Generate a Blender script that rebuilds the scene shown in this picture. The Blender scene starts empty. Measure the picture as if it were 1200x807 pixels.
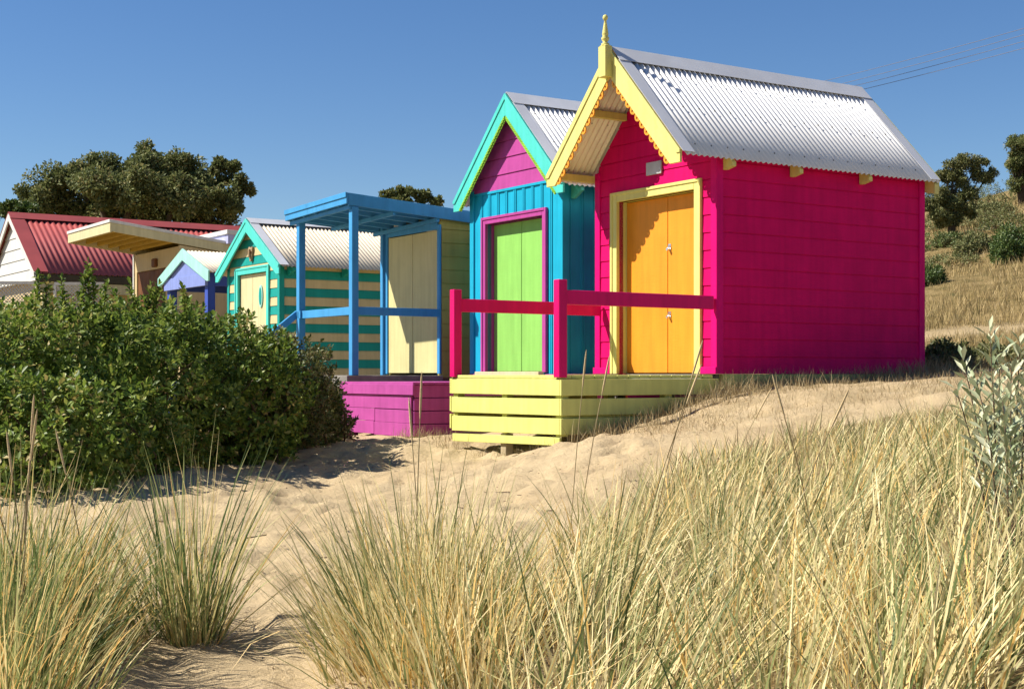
import bpy, math, random
import numpy as np
from mathutils import Vector, Matrix
R = random.Random(7)
rng = np.random.default_rng(11)
sc = bpy.context.scene
COL = sc.collection
F = 1650.0                      # focal length measured in photograph pixels

# ------------------------------------------------------------------ materials
KP = 0.72      # paint reflectance level that suits the exposure set at the end
def srgb(r, g, b):
    def f(c):
        c /= 255.0
        return c / 12.92 if c <= 0.04045 else ((c + 0.055) / 1.055) ** 2.4
    return (f(r), f(g), f(b), 1.0)

def new_mat(name):
    m = bpy.data.materials.new(name); m.use_nodes = True
    return m, m.node_tree, m.node_tree.nodes['Principled BSDF']

def paint(name, col, rough=0.5, var=0.10, bump=0.25, wear=None, scale=1.0, spec=.12):
    """painted timber: soft blotches, grain bump, a few worn specks"""
    m, t, b = new_mat(name); L = t.links.new; N = t.nodes.new
    col = (col[0]*KP, col[1]*KP, col[2]*KP, 1)
    tc = N('ShaderNodeTexCoord')
    n1 = N('ShaderNodeTexNoise'); n1.inputs['Scale'].default_value = 3.5 * scale; n1.inputs['Detail'].default_value = 6
    L(tc.outputs['Object'], n1.inputs['Vector'])
    hs = N('ShaderNodeHueSaturation'); hs.inputs['Color'].default_value = col
    mr = N('ShaderNodeMapRange'); mr.inputs[1].default_value = 0.3; mr.inputs[2].default_value = 0.7
    mr.inputs[3].default_value = 1 - var; mr.inputs[4].default_value = 1 + var
    L(n1.outputs['Fac'], mr.inputs[0]); L(mr.outputs[0], hs.inputs['Value'])
    mps = N('ShaderNodeMapping'); mps.inputs['Scale'].default_value = (9, 9, .7)
    L(tc.outputs['Object'], mps.inputs['Vector'])
    ns = N('ShaderNodeTexNoise'); ns.inputs['Scale'].default_value = 1.5; ns.inputs['Detail'].default_value = 7
    L(mps.outputs['Vector'], ns.inputs['Vector'])
    mrs = N('ShaderNodeMapRange'); mrs.inputs[1].default_value = .35; mrs.inputs[2].default_value = .7; mrs.inputs[3].default_value = 1.03; mrs.inputs[4].default_value = .88
    L(ns.outputs['Fac'], mrs.inputs[0])
    hs2 = N('ShaderNodeHueSaturation'); L(hs.outputs['Color'], hs2.inputs['Color']); L(mrs.outputs[0], hs2.inputs['Value'])
    out = hs2.outputs['Color']
    if wear:
        n2 = N('ShaderNodeTexNoise'); n2.inputs['Scale'].default_value = 22; n2.inputs['Detail'].default_value = 9
        n2.inputs['Roughness'].default_value = 0.7
        L(tc.outputs['Object'], n2.inputs['Vector'])
        cr = N('ShaderNodeValToRGB'); cr.color_ramp.elements[0].position = 0.66; cr.color_ramp.elements[1].position = 0.74
        L(n2.outputs['Fac'], cr.inputs['Fac'])
        mx = N('ShaderNodeMix'); mx.data_type = 'RGBA'
        ma = N('ShaderNodeMath'); ma.operation = 'MULTIPLY'; ma.inputs[1].default_value = 0.6
        L(cr.outputs['Color'], ma.inputs[0]); L(ma.outputs[0], mx.inputs['Factor'])
        L(out, mx.inputs['A']); mx.inputs['B'].default_value = wear
        out = mx.outputs['Result']
    L(out, b.inputs['Base Color'])
    mp = N('ShaderNodeMapping'); mp.inputs['Scale'].default_value = (6, 6, 60)
    L(tc.outputs['Object'], mp.inputs['Vector'])
    n3 = N('ShaderNodeTexNoise'); n3.inputs['Scale'].default_value = 2.0; n3.inputs['Detail'].default_value = 5
    L(mp.outputs['Vector'], n3.inputs['Vector'])
    bp = N('ShaderNodeBump'); bp.inputs['Strength'].default_value = bump; bp.inputs['Distance'].default_value = 0.006
    L(n3.outputs['Fac'], bp.inputs['Height']); L(bp.outputs['Normal'], b.inputs['Normal'])
    b.inputs['Roughness'].default_value = rough
    b.inputs['Specular IOR Level'].default_value = spec
    return m

def metal_sheet(name, col, rough=0.5, metallic=0.35, var=0.12, stain=None):
    m, t, b = new_mat(name); L = t.links.new; N = t.nodes.new
    tc = N('ShaderNodeTexCoord')
    n1 = N('ShaderNodeTexNoise'); n1.inputs['Scale'].default_value = 2.2; n1.inputs['Detail'].default_value = 8
    L(tc.outputs['Object'], n1.inputs['Vector'])
    mr = N('ShaderNodeMapRange'); mr.inputs[1].default_value = 0.3; mr.inputs[2].default_value = 0.7
    mr.inputs[3].default_value = 1 - var; mr.inputs[4].default_value = 1 + var
    hs = N('ShaderNodeHueSaturation'); hs.inputs['Color'].default_value = col
    L(n1.outputs['Fac'], mr.inputs[0]); L(mr.outputs[0], hs.inputs['Value'])
    out = hs.outputs['Color']
    if stain:
        n2 = N('ShaderNodeTexNoise'); n2.inputs['Scale'].default_value = 5; n2.inputs['Detail'].default_value = 10
        n2.inputs['Roughness'].default_value = 0.75
        L(tc.outputs['Object'], n2.inputs['Vector'])
        cr = N('ShaderNodeValToRGB'); cr.color_ramp.elements[0].position = 0.55; cr.color_ramp.elements[1].position = 0.75
        L(n2.outputs['Fac'], cr.inputs['Fac'])
        mx = N('ShaderNodeMix'); mx.data_type = 'RGBA'; mx.inputs['B'].default_value = stain
        ma = N('ShaderNodeMath'); ma.operation = 'MULTIPLY'; ma.inputs[1].default_value = 0.5
        L(cr.outputs['Color'], ma.inputs[0]); L(ma.outputs[0], mx.inputs['Factor']); L(out, mx.inputs['A'])
        out = mx.outputs['Result']
    L(out, b.inputs['Base Color'])
    b.inputs['Roughness'].default_value = rough; b.inputs['Metallic'].default_value = metallic
    return m

def leafmat(name, stops, rough=0.4, spec=0.5, trans=0.25, drift=0.8, k=1.0):
    """foliage: every leaf or blade picks its own colour"""
    m, t, b = new_mat(name); L = t.links.new; N = t.nodes.new
    g = N('ShaderNodeNewGeometry')
    cr = N('ShaderNodeValToRGB'); e = cr.color_ramp.elements
    for i, (p, c) in enumerate(stops):
        if i < 2:
            el = e[i]; el.position = p
        else:
            el = e.new(p)
        el.color = (c[0]*k, c[1]*k, c[2]*k, 1)
    tc = N('ShaderNodeTexCoord'); no = N('ShaderNodeTexNoise'); no.inputs['Scale'].default_value = 1.3; no.inputs['Detail'].default_value = 3
    L(tc.outputs['Object'], no.inputs['Vector'])
    m1 = N('ShaderNodeMath'); m1.operation = 'MULTIPLY_ADD'; m1.inputs[1].default_value = drift; m1.inputs[2].default_value = -drift*.5
    L(no.outputs['Fac'], m1.inputs[0])
    m2 = N('ShaderNodeMath'); m2.operation = 'ADD'; L(g.outputs['Random Per Island'], m2.inputs[0]); L(m1.outputs[0], m2.inputs[1])
    L(m2.outputs[0], cr.inputs['Fac'])
    L(cr.outputs['Color'], b.inputs['Base Color'])
    b.inputs['Roughness'].default_value = rough; b.inputs['Specular IOR Level'].default_value = spec
    tr = N('ShaderNodeBsdfTranslucent'); L(cr.outputs['Color'], tr.inputs['Color'])
    mx = N('ShaderNodeMixShader'); mx.inputs['Fac'].default_value = trans
    L(b.outputs['BSDF'], mx.inputs[1]); L(tr.outputs['BSDF'], mx.inputs[2])
    L(mx.outputs['Shader'], t.nodes['Material Output'].inputs['Surface'])
    return m

M = {}
M['pink'] = paint('pink_paint', (0.80, 0.006, 0.15, 1), 0.55, 0.07, spec=.05)
M['pink_trim'] = paint('pink_trim_paint', (0.80, 0.006, 0.19, 1), 0.5, 0.06, spec=.06)
M['rail_pink'] = paint('rail_pink_paint', (0.78, 0.006, 0.16, 1), 0.4, 0.06)
M['lemon'] = paint('lemon_paint', (0.84, 0.77, 0.26, 1), 0.45, 0.05)
M['lemon_deck'] = paint('lemon_deck_paint', (0.80, 0.80, 0.24, 1), 0.5, 0.07, wear=(0.55, 0.5, 0.2, 1))
M['orange'] = paint('orange_paint', (0.92, 0.35, 0.035, 1), 0.4, 0.04)
M['orange_trim'] = paint('orange_trim_paint', (0.92, 0.40, 0.05, 1), 0.45, 0.05)
M['aqua'] = paint('aqua_paint', (0.10, 0.68, 0.60, 1), 0.4, 0.05)
M['cyan'] = paint('cyan_paint', (0.014, 0.44, 0.66, 1), 0.45, 0.07)
M['magenta'] = paint('magenta_paint', (0.50, 0.075, 0.33, 1), 0.5, 0.07)
M['magenta_deck'] = paint('magenta_deck_paint', (0.50, 0.085, 0.34, 1), 0.55, 0.10, wear=(0.3, 0.06, 0.2, 1))
M['lime'] = paint('lime_paint', (0.30, 0.66, 0.14, 1), 0.45, 0.04)
M['lace'] = paint('lace_green_paint', (0.30, 0.62, 0.06, 1), 0.5, 0.25)
M['blue'] = paint('blue_paint', (0.075, 0.36, 0.72, 1), 0.45, 0.07)
M['white'] = paint('white_paint', (0.78, 0.77, 0.72, 1), 0.5, 0.05)
M['cream'] = paint('cream_paint', (0.74, 0.66, 0.38, 1), 0.5, 0.05)
M['butter'] = paint('butter_paint', (0.72, 0.66, 0.33, 1), 0.5, 0.05)
M['olive'] = paint('mustard_paint', (0.55, 0.47, 0.13, 1), 0.5, 0.07)
M['teal'] = paint('teal_paint', (0.015, 0.36, 0.32, 1), 0.45, 0.06)
M['stripe_cream'] = paint('stripe_cream_paint', (0.72, 0.60, 0.33, 1), 0.5, 0.05)
M['peri'] = paint('periwinkle_paint', (0.26, 0.33, 0.70, 1), 0.5, 0.06)
M['royal'] = paint('royal_blue_paint', (0.06, 0.11, 0.50, 1), 0.5, 0.06)
M['mint'] = paint('mint_paint', (0.40, 0.78, 0.68, 1), 0.5, 0.05)
M['lilac'] = paint('lilac_paint', (0.50, 0.52, 0.78, 1), 0.5, 0.05)
M['sandwall'] = paint('sand_wall_paint', (0.72, 0.56, 0.30, 1), 0.6, 0.06)
M['ochre'] = paint('ochre_paint', (0.60, 0.40, 0.07, 1), 0.6, 0.06)
M['brown'] = paint('brown_timber', (0.20, 0.085, 0.035, 1), 0.6, 0.2)
M['gutter'] = paint('gutter_brown', (0.09, 0.075, 0.045, 1), 0.5, 0.1)
M['grey_wood'] = paint('weathered_timber', (0.30, 0.28, 0.25, 1), 0.8, 0.2, 0.5)
M['pale_wood'] = paint('pale_timber', (0.55, 0.45, 0.28, 1), 0.75, 0.15, 0.5)
M['salmon'] = paint('salmon_paint', (0.50, 0.13, 0.10, 1), 0.6, 0.15, wear=(0.15, 0.08, 0.08, 1))
M['dark'] = paint('dark_gap', (0.02, 0.02, 0.02, 1), 0.9, 0.2)
M['zinc'] = metal_sheet('zinc_sheet', (0.74, 0.73, 0.71, 1), 0.45, 0.0, 0.04, (0.5, 0.47, 0.42, 1))
M['zinc_warm'] = metal_sheet('warm_zinc_sheet', (0.57, 0.49, 0.37, 1), 0.6, 0.0, 0.10, (0.45, 0.38, 0.28, 1))
M['flash'] = metal_sheet('flashing', (0.50, 0.51, 0.54, 1), 0.5, 0.0, 0.08)
M['redroof'] = metal_sheet('red_sheet', (0.32, 0.062, 0.056, 1), 0.5, 0.05, 0.1)
M['screw'] = metal_sheet('screw_metal', (0.12, 0.12, 0.12, 1), 0.4, 0.8)
M['chrome'] = metal_sheet('lock_metal', (0.7, 0.7, 0.68, 1), 0.25, 0.9)
M['plaque'] = metal_sheet('plaque_metal', (0.42, 0.42, 0.44, 1), 0.5, 0.2, 0.3)
M['wire'] = metal_sheet('wire_metal', (0.12, 0.12, 0.14, 1), 0.6, 0.0)
M['bark'] = paint('bark', (0.10, 0.075, 0.05, 1), 0.9, 0.3, 0.8)
M['twig'] = paint('twig', (0.16, 0.11, 0.07, 1), 0.9, 0.3, 0.8)
M['carving'] = paint('carved_wood', (0.42, 0.30, 0.18, 1), 0.7, 0.25, 0.8)

# ------------------------------------------------------------------ object helpers
def link(name, me, parent=None):
    o = bpy.data.objects.new(name, me); COL.objects.link(o)
    if parent is not None: o.parent = parent
    return o

def tag(o, label=None, cat=None, group=None, kind=None):
    if label: o['label'] = label
    if cat: o['category'] = cat
    if group: o['group'] = group
    if kind: o['kind'] = kind
    return o

def thing(name, label, cat, loc=(0, 0, 0), rz=0.0, group=None):
    o = bpy.data.objects.new(name, None); COL.objects.link(o)
    o.empty_display_size = 0.3
    o.location = loc; o.rotation_euler = (0, 0, rz)
    return tag(o, label, cat, group)

class MB:
    def __init__(s): s.v = []; s.f = []; s.m = []
    def add(s, vs, fs, mi=0):
        k = len(s.v); s.v += [tuple(p) for p in vs]
        for f in fs: s.f.append([k + i for i in f]); s.m.append(mi)
    def box(s, x0, x1, y0, y1, z0, z1, mi=0):
        if x0 > x1: x0, x1 = x1, x0
        if y0 > y1: y0, y1 = y1, y0
        if z0 > z1: z0, z1 = z1, z0
        s.add([(x0,y0,z0),(x1,y0,z0),(x1,y1,z0),(x0,y1,z0),(x0,y0,z1),(x1,y0,z1),(x1,y1,z1),(x0,y1,z1)],
              [(0,3,2,1),(4,5,6,7),(0,1,5,4),(1,2,6,5),(2,3,7,6),(3,0,4,7)], mi)
    def hexa(s, b, t, mi=0):
        s.add(list(b) + list(t), [(0,3,2,1),(4,5,6,7),(0,1,5,4),(1,2,6,5),(2,3,7,6),(3,0,4,7)], mi)
    def prism_y(s, poly, y0, y1, mi=0):      # poly in (x,z), extruded along y
        a = sum(poly[i][0]*poly[(i+1)%len(poly)][1] - poly[(i+1)%len(poly)][0]*poly[i][1] for i in range(len(poly)))
        if a < 0: poly = poly[::-1]
        n = len(poly)
        vs = [(x, y0, z) for x, z in poly] + [(x, y1, z) for x, z in poly]
        fs = [tuple(range(n)), tuple(range(2*n-1, n-1, -1))]
        for i in range(n):
            j = (i+1) % n; fs.append((j, i, n+i, n+j))
        s.add(vs, fs, mi)
    def prism_x(s, poly, x0, x1, mi=0):      # poly in (y,z), extruded along x
        a = sum(poly[i][0]*poly[(i+1)%len(poly)][1] - poly[(i+1)%len(poly)][0]*poly[i][1] for i in range(len(poly)))
        if a > 0: poly = poly[::-1]
        n = len(poly)
        vs = [(x0, y, z) for y, z in poly] + [(x1, y, z) for y, z in poly]
        fs = [tuple(range(n)), tuple(range(2*n-1, n-1, -1))]
        for i in range(n):
            j = (i+1) % n; fs.append((j, i, n+i, n+j))
        s.add(vs, fs, mi)
    def tube(s, pts, r, n=6, mi=0, cap=True):
        pts = [Vector(p) for p in pts]; k0 = len(s.v)
        rr = r if isinstance(r, (list, tuple)) else [r]*len(pts)
        for i, p in enumerate(pts):
            d = (pts[min(i+1, len(pts)-1)] - pts[max(i-1, 0)]).normalized()
            a = Vector((0, 0, 1)) if abs(d.z) < 0.9 else Vector((1, 0, 0))
            e1 = d.cross(a).normalized(); e2 = d.cross(e1)
            for j in range(n):
                t = 2*math.pi*j/n
                s.v.append(tuple(p + (e1*math.cos(t) + e2*math.sin(t))*rr[i]))
        for i in range(len(pts)-1):
            for j in range(n):
                a, b = k0+i*n+j, k0+i*n+(j+1) % n
                s.f.append([a, b, b+n, a+n]); s.m.append(mi)
        if cap:
            s.f.append([k0+j for j in range(n)][::-1]); s.m.append(mi)
            s.f.append([k0+(len(pts)-1)*n+j for j in range(n)]); s.m.append(mi)
    def lathe(s, c, prof, n=14, mi=0):       # prof: (r,z)
        k0 = len(s.v)
        for r, z in prof:
            for j in range(n):
                t = 2*math.pi*j/n; s.v.append((c[0]+r*math.cos(t), c[1]+r*math.sin(t), c[2]+z))
        for i in range(len(prof)-1):
            for j in range(n):
                a, b = k0+i*n+j, k0+i*n+(j+1) % n
                s.f.append([a, b, b+n, a+n]); s.m.append(mi)
        s.f.append([k0+j for j in range(n)][::-1]); s.m.append(mi)
        s.f.append([k0+(len(prof)-1)*n+j for j in range(n)]); s.m.append(mi)
    def build(s, name, mats, parent=None, bevel=0.0, solid=0.0, smooth=False):
        if not isinstance(mats, (list, tuple)): mats = [mats]
        me = bpy.data.meshes.new(name); me.from_pydata(s.v, [], s.f)
        for m in mats: me.materials.append(m)
        me.polygons.foreach_set('material_index', s.m)
        if smooth: me.polygons.foreach_set('use_smooth', [True]*len(s.f))
        me.update()
        o = link(name, me, parent)
        if solid:
            d = o.modifiers.new('solid', 'SOLIDIFY'); d.thickness = solid; d.offset = 0
        if bevel:
            d = o.modifiers.new('bevel', 'BEVEL'); d.width = bevel; d.segments = 1; d.limit_method = 'ANGLE'
        return o

def mesh_np(name, V, Fq, mat, parent=None, smooth=False):
    """V (n,3) array; Fq list of (k,m) index arrays"""
    me = bpy.data.meshes.new(name)
    me.vertices.add(len(V)); me.vertices.foreach_set('co', np.asarray(V, dtype=np.float32).ravel())
    loops = np.concatenate([f.ravel() for f in Fq]).astype(np.int32)
    sizes = np.concatenate([np.full(len(f), f.shape[1]) for f in Fq]).astype(np.int32)
    starts = np.concatenate([[0], np.cumsum(sizes)[:-1]]).astype(np.int32)
    me.loops.add(len(loops)); me.loops.foreach_set('vertex_index', loops)
    me.polygons.add(len(sizes)); me.polygons.foreach_set('loop_start', starts)
    me.polygons.foreach_set('loop_total', sizes)
    if smooth: me.polygons.foreach_set('use_smooth', np.ones(len(sizes), dtype=bool))
    me.update(calc_edges=True); me.validate()
    for m in (mat if isinstance(mat, list) else [mat]): me.materials.append(m)
    return link(name, me, parent)

# ------------------------------------------------------------------ terrain
def P(px, py, Y): return ((px-600)/F*Y, Y, -(py-438)/F*Y)
CP = [(0,-5,-1.7),(-10,-5,-2),(10,-5,-1.3),(0,0,-1.6),(-4,2,-1.65),(4,2,-1.05),
      P(300,797,6.4),P(10,800,6.3),P(600,800,5.8),P(900,807,5.2),P(1190,800,4.4),
      P(300,640,9.5),P(230,565,12),P(420,585,12),P(500,526,15.3),P(405,510,18.3),P(600,541,14.2),P(655,523,13.7),
      P(750,503,13.7),P(838,467,14.9),P(800,484,14.3),P(960,456,15.7),P(1080,441,16.8),
      P(900,502,12),P(1100,466,12.5),P(1190,450,12.5),P(900,610,8.5),P(1150,560,8),P(700,610,9),
      (1.7,16.6,-.42),(.9,15.2,-.74),(3.0,17.2,-.25),(0.2,18.8,-.62),(-1.4,21,-.75),(-4,26,-.85),(-6.5,29,-.85),
      (-4,14,-.95),(-8,14,-.98),(-3,17.5,-.84),(-8,9,-1.2),(-13,42,-.5),(-10,34,-.6),(-9,20,-.9),
      P(1130,388,23),P(1100,432,19),P(1190,430,19),P(1190,386,23),P(1150,335,28),P(1150,275,36),P(1188,238,44),P(1085,305,34),P(1250,300,30),
      (3,26,.4),(0,30,.3),(2,40,1.8),(-4,45,1.2),(-10,60,1.6),(0,70,3.0),(10,70,6),(25,50,8),(25,30,4),(20,15,.8),(30,0,0),
      (-300,300,4),(300,300,8),(-300,0,-2),(300,0,5),(0,300,6),(0,-300,-3),(-60,100,2.5),(60,100,9),(-60,20,-1),(60,20,4),(-25,30,-.8)]
CP = np.array(CP); CC = 0.9
def phi(d2): return np.sqrt(d2 + CC*CC)
_d = ((CP[:, None, :2]-CP[None, :, :2])**2).sum(-1)
_n = len(CP); _A = np.zeros((_n+1, _n+1)); _A[:_n, :_n] = phi(_d); _A[:_n, _n] = 1; _A[_n, :_n] = 1
_w = np.linalg.solve(_A, np.append(CP[:, 2], 0))
def zg(x, y):
    x = np.asarray(x, float); y = np.asarray(y, float)
    sh = x.shape; x = x.ravel(); y = y.ravel(); out = np.empty(len(x))
    for i in range(0, len(x), 20000):
        d2 = (x[i:i+20000, None]-CP[None, :, 0])**2 + (y[i:i+20000, None]-CP[None, :, 1])**2
        out[i:i+20000] = phi(d2) @ _w[:_n] + _w[_n]
    return out.reshape(sh)

def vnoise(x, y, seed):
    r = np.random.default_rng(seed); T = r.random((256, 256))
    xi = np.floor(x).astype(int); yi = np.floor(y).astype(int); fx = x-xi; fy = y-yi
    fx = fx*fx*(3-2*fx); fy = fy*fy*(3-2*fy)
    g = lambda a, b: T[a % 256, b % 256]
    return (g(xi, yi)*(1-fx)+g(xi+1, yi)*fx)*(1-fy) + (g(xi, yi+1)*(1-fx)+g(xi+1, yi+1)*fx)*fy

def sstep(a, b, x):
    t = np.clip((x-a)/(b-a), 0, 1); return t*t*(3-2*t)

def axis(dense0, dense1, step, far):
    a = list(np.arange(dense0, dense1+1e-6, step)); s = step; x = dense1; up = []
    while x < far: s *= 1.16; x += s; up.append(x)
    s = step; x = dense0; dn = []
    while x > -far: s *= 1.16; x -= s; dn.append(x)
    return np.array(dn[::-1] + a + up)

def hill_mask(X, Y):      # where dry turf replaces sand
    m = sstep(17.2, 18.6, Y + 0.4*(vnoise(X*1.3, Y*1.3, 5)-.5)) * sstep(2.0, 4.2, X - (Y-18)*0.0)
    m = np.maximum(m, sstep(24, 30, Y)*0.9)
    path = np.exp(-((Y-23.0-0.12*(X-7))/0.45)**2) * sstep(4, 5.5, X)
    return np.clip(m - path, 0, 1)
def dune_mask(X, Y):      # thatch under the dune grass at the right
    edge = 0.16*Y*0 + np.interp(Y, [0, 4, 6, 8, 10, 11.5, 12.6], [-.6, -.5, -.2, .3, 1.0, 2.2, 6.5])
    return sstep(-.35, .5, X-edge + .8*(vnoise(X*2, Y*2, 9)-.5)) * (1-sstep(11.2, 12.4, Y))

xs = axis(-5.5, 6.5, 0.05, 420); ys = axis(2.5, 19.5, 0.055, 420)
GX, GY = np.meshgrid(xs, ys)
GZ = zg(GX, GY)
sand = (1-hill_mask(GX, GY))*(1-0.6*dune_mask(GX, GY))
near = (1-sstep(22, 30, GY))
GZ += near*sand*((vnoise(GX*1.6, GY*1.6, 1)-.5)*.05 + (vnoise(GX*4.5, GY*4.5, 2)-.5)*.04 + (vnoise(GX*9, GY*9, 3)-.5)*.022)
for k in range(1500):      # trodden hollows in the sand
    cx = R.uniform(-4.5, 1.1); cy = R.uniform(5.5, 16.5); an = R.uniform(0, 6.28); dp = R.uniform(.008, .036)*R.choice([.5, 1, 1])
    i0, i1 = np.searchsorted(ys, [cy-.45, cy+.45]); j0, j1 = np.searchsorted(xs, [cx-.45, cx+.45])
    if i1 <= i0 or j1 <= j0: continue
    dx = GX[i0:i1, j0:j1]-cx; dy = GY[i0:i1, j0:j1]-cy
    a = (dx*math.cos(an)+dy*math.sin(an))/.16; b = (-dx*math.sin(an)+dy*math.cos(an))/.085
    q = a*a+b*b
    GZ[i0:i1, j0:j1] += sand[i0:i1, j0:j1]*(-dp*np.exp(-q) + dp*.45*np.exp(-(np.sqrt(q)-1.7)**2*3))
GZ += (1-near)*(vnoise(GX*.35, GY*.35, 4)-.5)*.35
ny, nx = GX.shape
idx = np.arange(ny*nx).reshape(ny, nx)
quads = np.stack([idx[:-1, :-1], idx[:-1, 1:], idx[1:, 1:], idx[1:, :-1]], -1).reshape(-1, 4)
m, t, b = new_mat('dune_ground'); L = t.links.new; N = t.nodes.new
at = N('ShaderNodeAttribute'); at.attribute_name = 'cover'
tc = N('ShaderNodeTexCoord')
def noise(scale, det=8, rough=.6):
    n = N('ShaderNodeTexNoise'); n.inputs['Scale'].default_value = scale; n.inputs['Detail'].default_value = det
    n.inputs['Roughness'].default_value = rough; L(tc.outputs['Object'], n.inputs['Vector']); return n
def ramp(src, stops):
    c = N('ShaderNodeValToRGB'); e = c.color_ramp.elements
    for i, (p, col) in enumerate(stops):
        el = e[i] if i < 2 else e.new(p)
        el.position = p; el.color = (*col, 1)
    L(src, c.inputs['Fac']); return c
na = noise(1.1); nb = noise(26, 10, .7); nc = noise(160, 3)
ra = ramp(na.outputs['Fac'], [(.3, (.53, .405, .240)), (.7, (.61, .485, .300))])
rb = ramp(nb.outputs['Fac'], [(.30, (.72, .68, .62)), (.62, (1, 1, 1))])
mu = N('ShaderNodeMix'); mu.data_type = 'RGBA'; mu.blend_type = 'MULTIPLY'; mu.inputs['Factor'].default_value = .55
L(ra.outputs['Color'], mu.inputs['A']); L(rb.outputs['Color'], mu.inputs['B'])
rc = ramp(nc.outputs['Fac'], [(.36, (.62, .58, .5)), (.5, (1, 1, 1))])
mu2 = N('ShaderNodeMix'); mu2.data_type = 'RGBA'; mu2.blend_type = 'MULTIPLY'; mu2.inputs['Factor'].default_value = .45
L(mu.outputs['Result'], mu2.inputs['A']); L(rc.outputs['Color'], mu2.inputs['B'])
nd = noise(2.3, 9, .7)
rd = ramp(nd.outputs['Fac'], [(.30, (.08, .078, .028)), (.46, (.22, .16, .065)), (.68, (.36, .265, .125))])
ne = noise(40, 6, .7); re_ = ramp(ne.outputs['Fac'], [(.3, (.45, .45, .45)), (.65, (1.15, 1.15, 1.15))])
mu3 = N('ShaderNodeMix'); mu3.data_type = 'RGBA'; mu3.blend_type = 'MULTIPLY'; mu3.inputs['Factor'].default_value = .8
L(rd.outputs['Color'], mu3.inputs['A']); L(re_.outputs['Color'], mu3.inputs['B'])
mm = N('ShaderNodeMix'); mm.data_type = 'RGBA'
L(at.outputs['Fac'], mm.inputs['Factor']); L(mu2.outputs['Result'], mm.inputs['A']); L(mu3.outputs['Result'], mm.inputs['B'])
L(mm.outputs['Result'], b.inputs['Base Color'])
b.inputs['Roughness'].default_value = .95; b.inputs['Specular IOR Level'].default_value = .1
bp = N('ShaderNodeBump'); bp.inputs['Strength'].default_value = .8; bp.inputs['Distance'].default_value = .05
ad = N('ShaderNodeMath'); ad.operation = 'MULTIPLY_ADD'; ad.inputs[1].default_value = .35
L(nc.outputs['Fac'], ad.inputs[0]); L(nb.outputs['Fac'], ad.inputs[2]); L(ad.outputs[0], bp.inputs['Height'])
L(bp.outputs['Normal'], b.inputs['Normal'])
M['ground'] = m
go = mesh_np('ground', np.stack([GX, GY, GZ], -1).reshape(-1, 3), [quads], m, smooth=True)
tag(go, 'trodden pale sand rising to a dry grassy dune slope', 'ground', kind='structure')
ca = go.data.attributes.new('cover', 'FLOAT', 'POINT')
strip_ = sstep(11.2, 12.4, GY-.08*GX)*(1-sstep(16.0, 17.0, GY-.3*GX))*sstep(1.0, 2.4, GX)
cov = np.clip(hill_mask(GX, GY) + strip_*.38*np.clip(vnoise(GX*2.2, GY*4, 31)*1.5-.35, 0, 1) + .75*dune_mask(GX, GY)*(.4+1.2*vnoise(GX*3, GY*3, 21)), 0, 1)
# grass litter along the foot of the huts
ca.data.foreach_set('value', cov.ravel().astype(np.float32))

# ------------------------------------------------------------------ hut geometry helpers
U = Vector((-.553, .833, 0)); V_ = Vector((.8345, .551, 0)); C0 = Vector((2.182, 15.0, 0))
RZ = math.atan2(-.833, .553)
def SB(s, b, z=0): return C0 + U*s + V_*b + Vector((0, 0, z))

def lap_strips(z0, z1, bh, out=0.009, groove=0.013, gd=0.006):
    """list of ((za,da),(zb,db), board index) of a weatherboard profile from z0 up to z1"""
    res = []; z = z0; i = 0
    while z < z1-1e-4:
        ze = min(z+bh, z1)
        zt = max(ze-groove, z+.002)
        res.append(((z, -gd), (z, out), i))
        res.append(((z, out), (zt, out*.35), i))
        if zt < ze-1e-4:
            res.append(((zt, out*.35), (zt, -gd), i)); res.append(((zt, -gd), (ze, -gd), i))
        z = ze; i += 1
    return res

def lap_wall(mb, place, xr, z0, z1, bh, openings=(), mat=lambda i: 0, **kw):
    """place(x,z,d)->point; xr(z)->(xmin,xmax)"""
    for (za, da), (zb, db), i in lap_strips(z0, z1, bh, **kw):
        zm = (za+zb)/2
        cuts = sorted([(a, c) for a, c, lo, hi in openings if lo-.001 <= zm <= hi+.001])
        def seg(z):
            a, b = xr(z); return a, b
        a0, b0 = seg(za); a1, b1 = seg(zb)
        spans = []; prev = None; L0, L1 = a0, a1
        for (ca_, cb_) in cuts:
            spans.append((L0, L1, ca_, ca_)); L0 = L1 = cb_
        spans.append((L0, L1, b0, b1))
        for (p0, p1, q0, q1) in spans:
            if q0 <= p0 and q1 <= p1: continue
            mb.add([place(p0, za, da), place(q0, za, da), place(q1, zb, db), place(p1, zb, db)], [(0, 1, 2, 3)], mat(i))

def corr_slope(mb, side, zr, tan, hs, y0, y1, pitch=.076, amp=.011, t0=0.06, n=10, mi=0):
    """corrugated sheet on one slope of a gable roof (ridge along y)"""
    ca = 1/math.sqrt(1+tan*tan); sa = tan*ca
    N_ = int((y1-y0)/pitch*n); k = len(mb.v)
    for i in range(N_+1):
        y = y0+(y1-y0)*i/N_
        o = amp*math.cos(2*math.pi*(y-y0)/pitch)
        for x in (t0, hs*.5, hs):
            mb.v.append((side*(x+o*sa), y, zr-tan*x+o*ca))
    for i in range(N_):
        for j in range(2):
            a = k+i*3+j
            mb.f.append([a, a+1, a+4, a+3] if side < 0 else [a, a+3, a+4, a+1]); mb.m.append(mi)

def barge_poly(side, zr, tan, hs, bw, drop):
    c = math.sqrt(1+tan*tan)*bw
    ze = zr-tan*hs
    zc = ze-drop
    xl = (zr-c-zc)/tan
    return [(0, zr), (side*hs, ze), (side*hs, zc), (side*xl, zc), (0, zr-c)]

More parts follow.
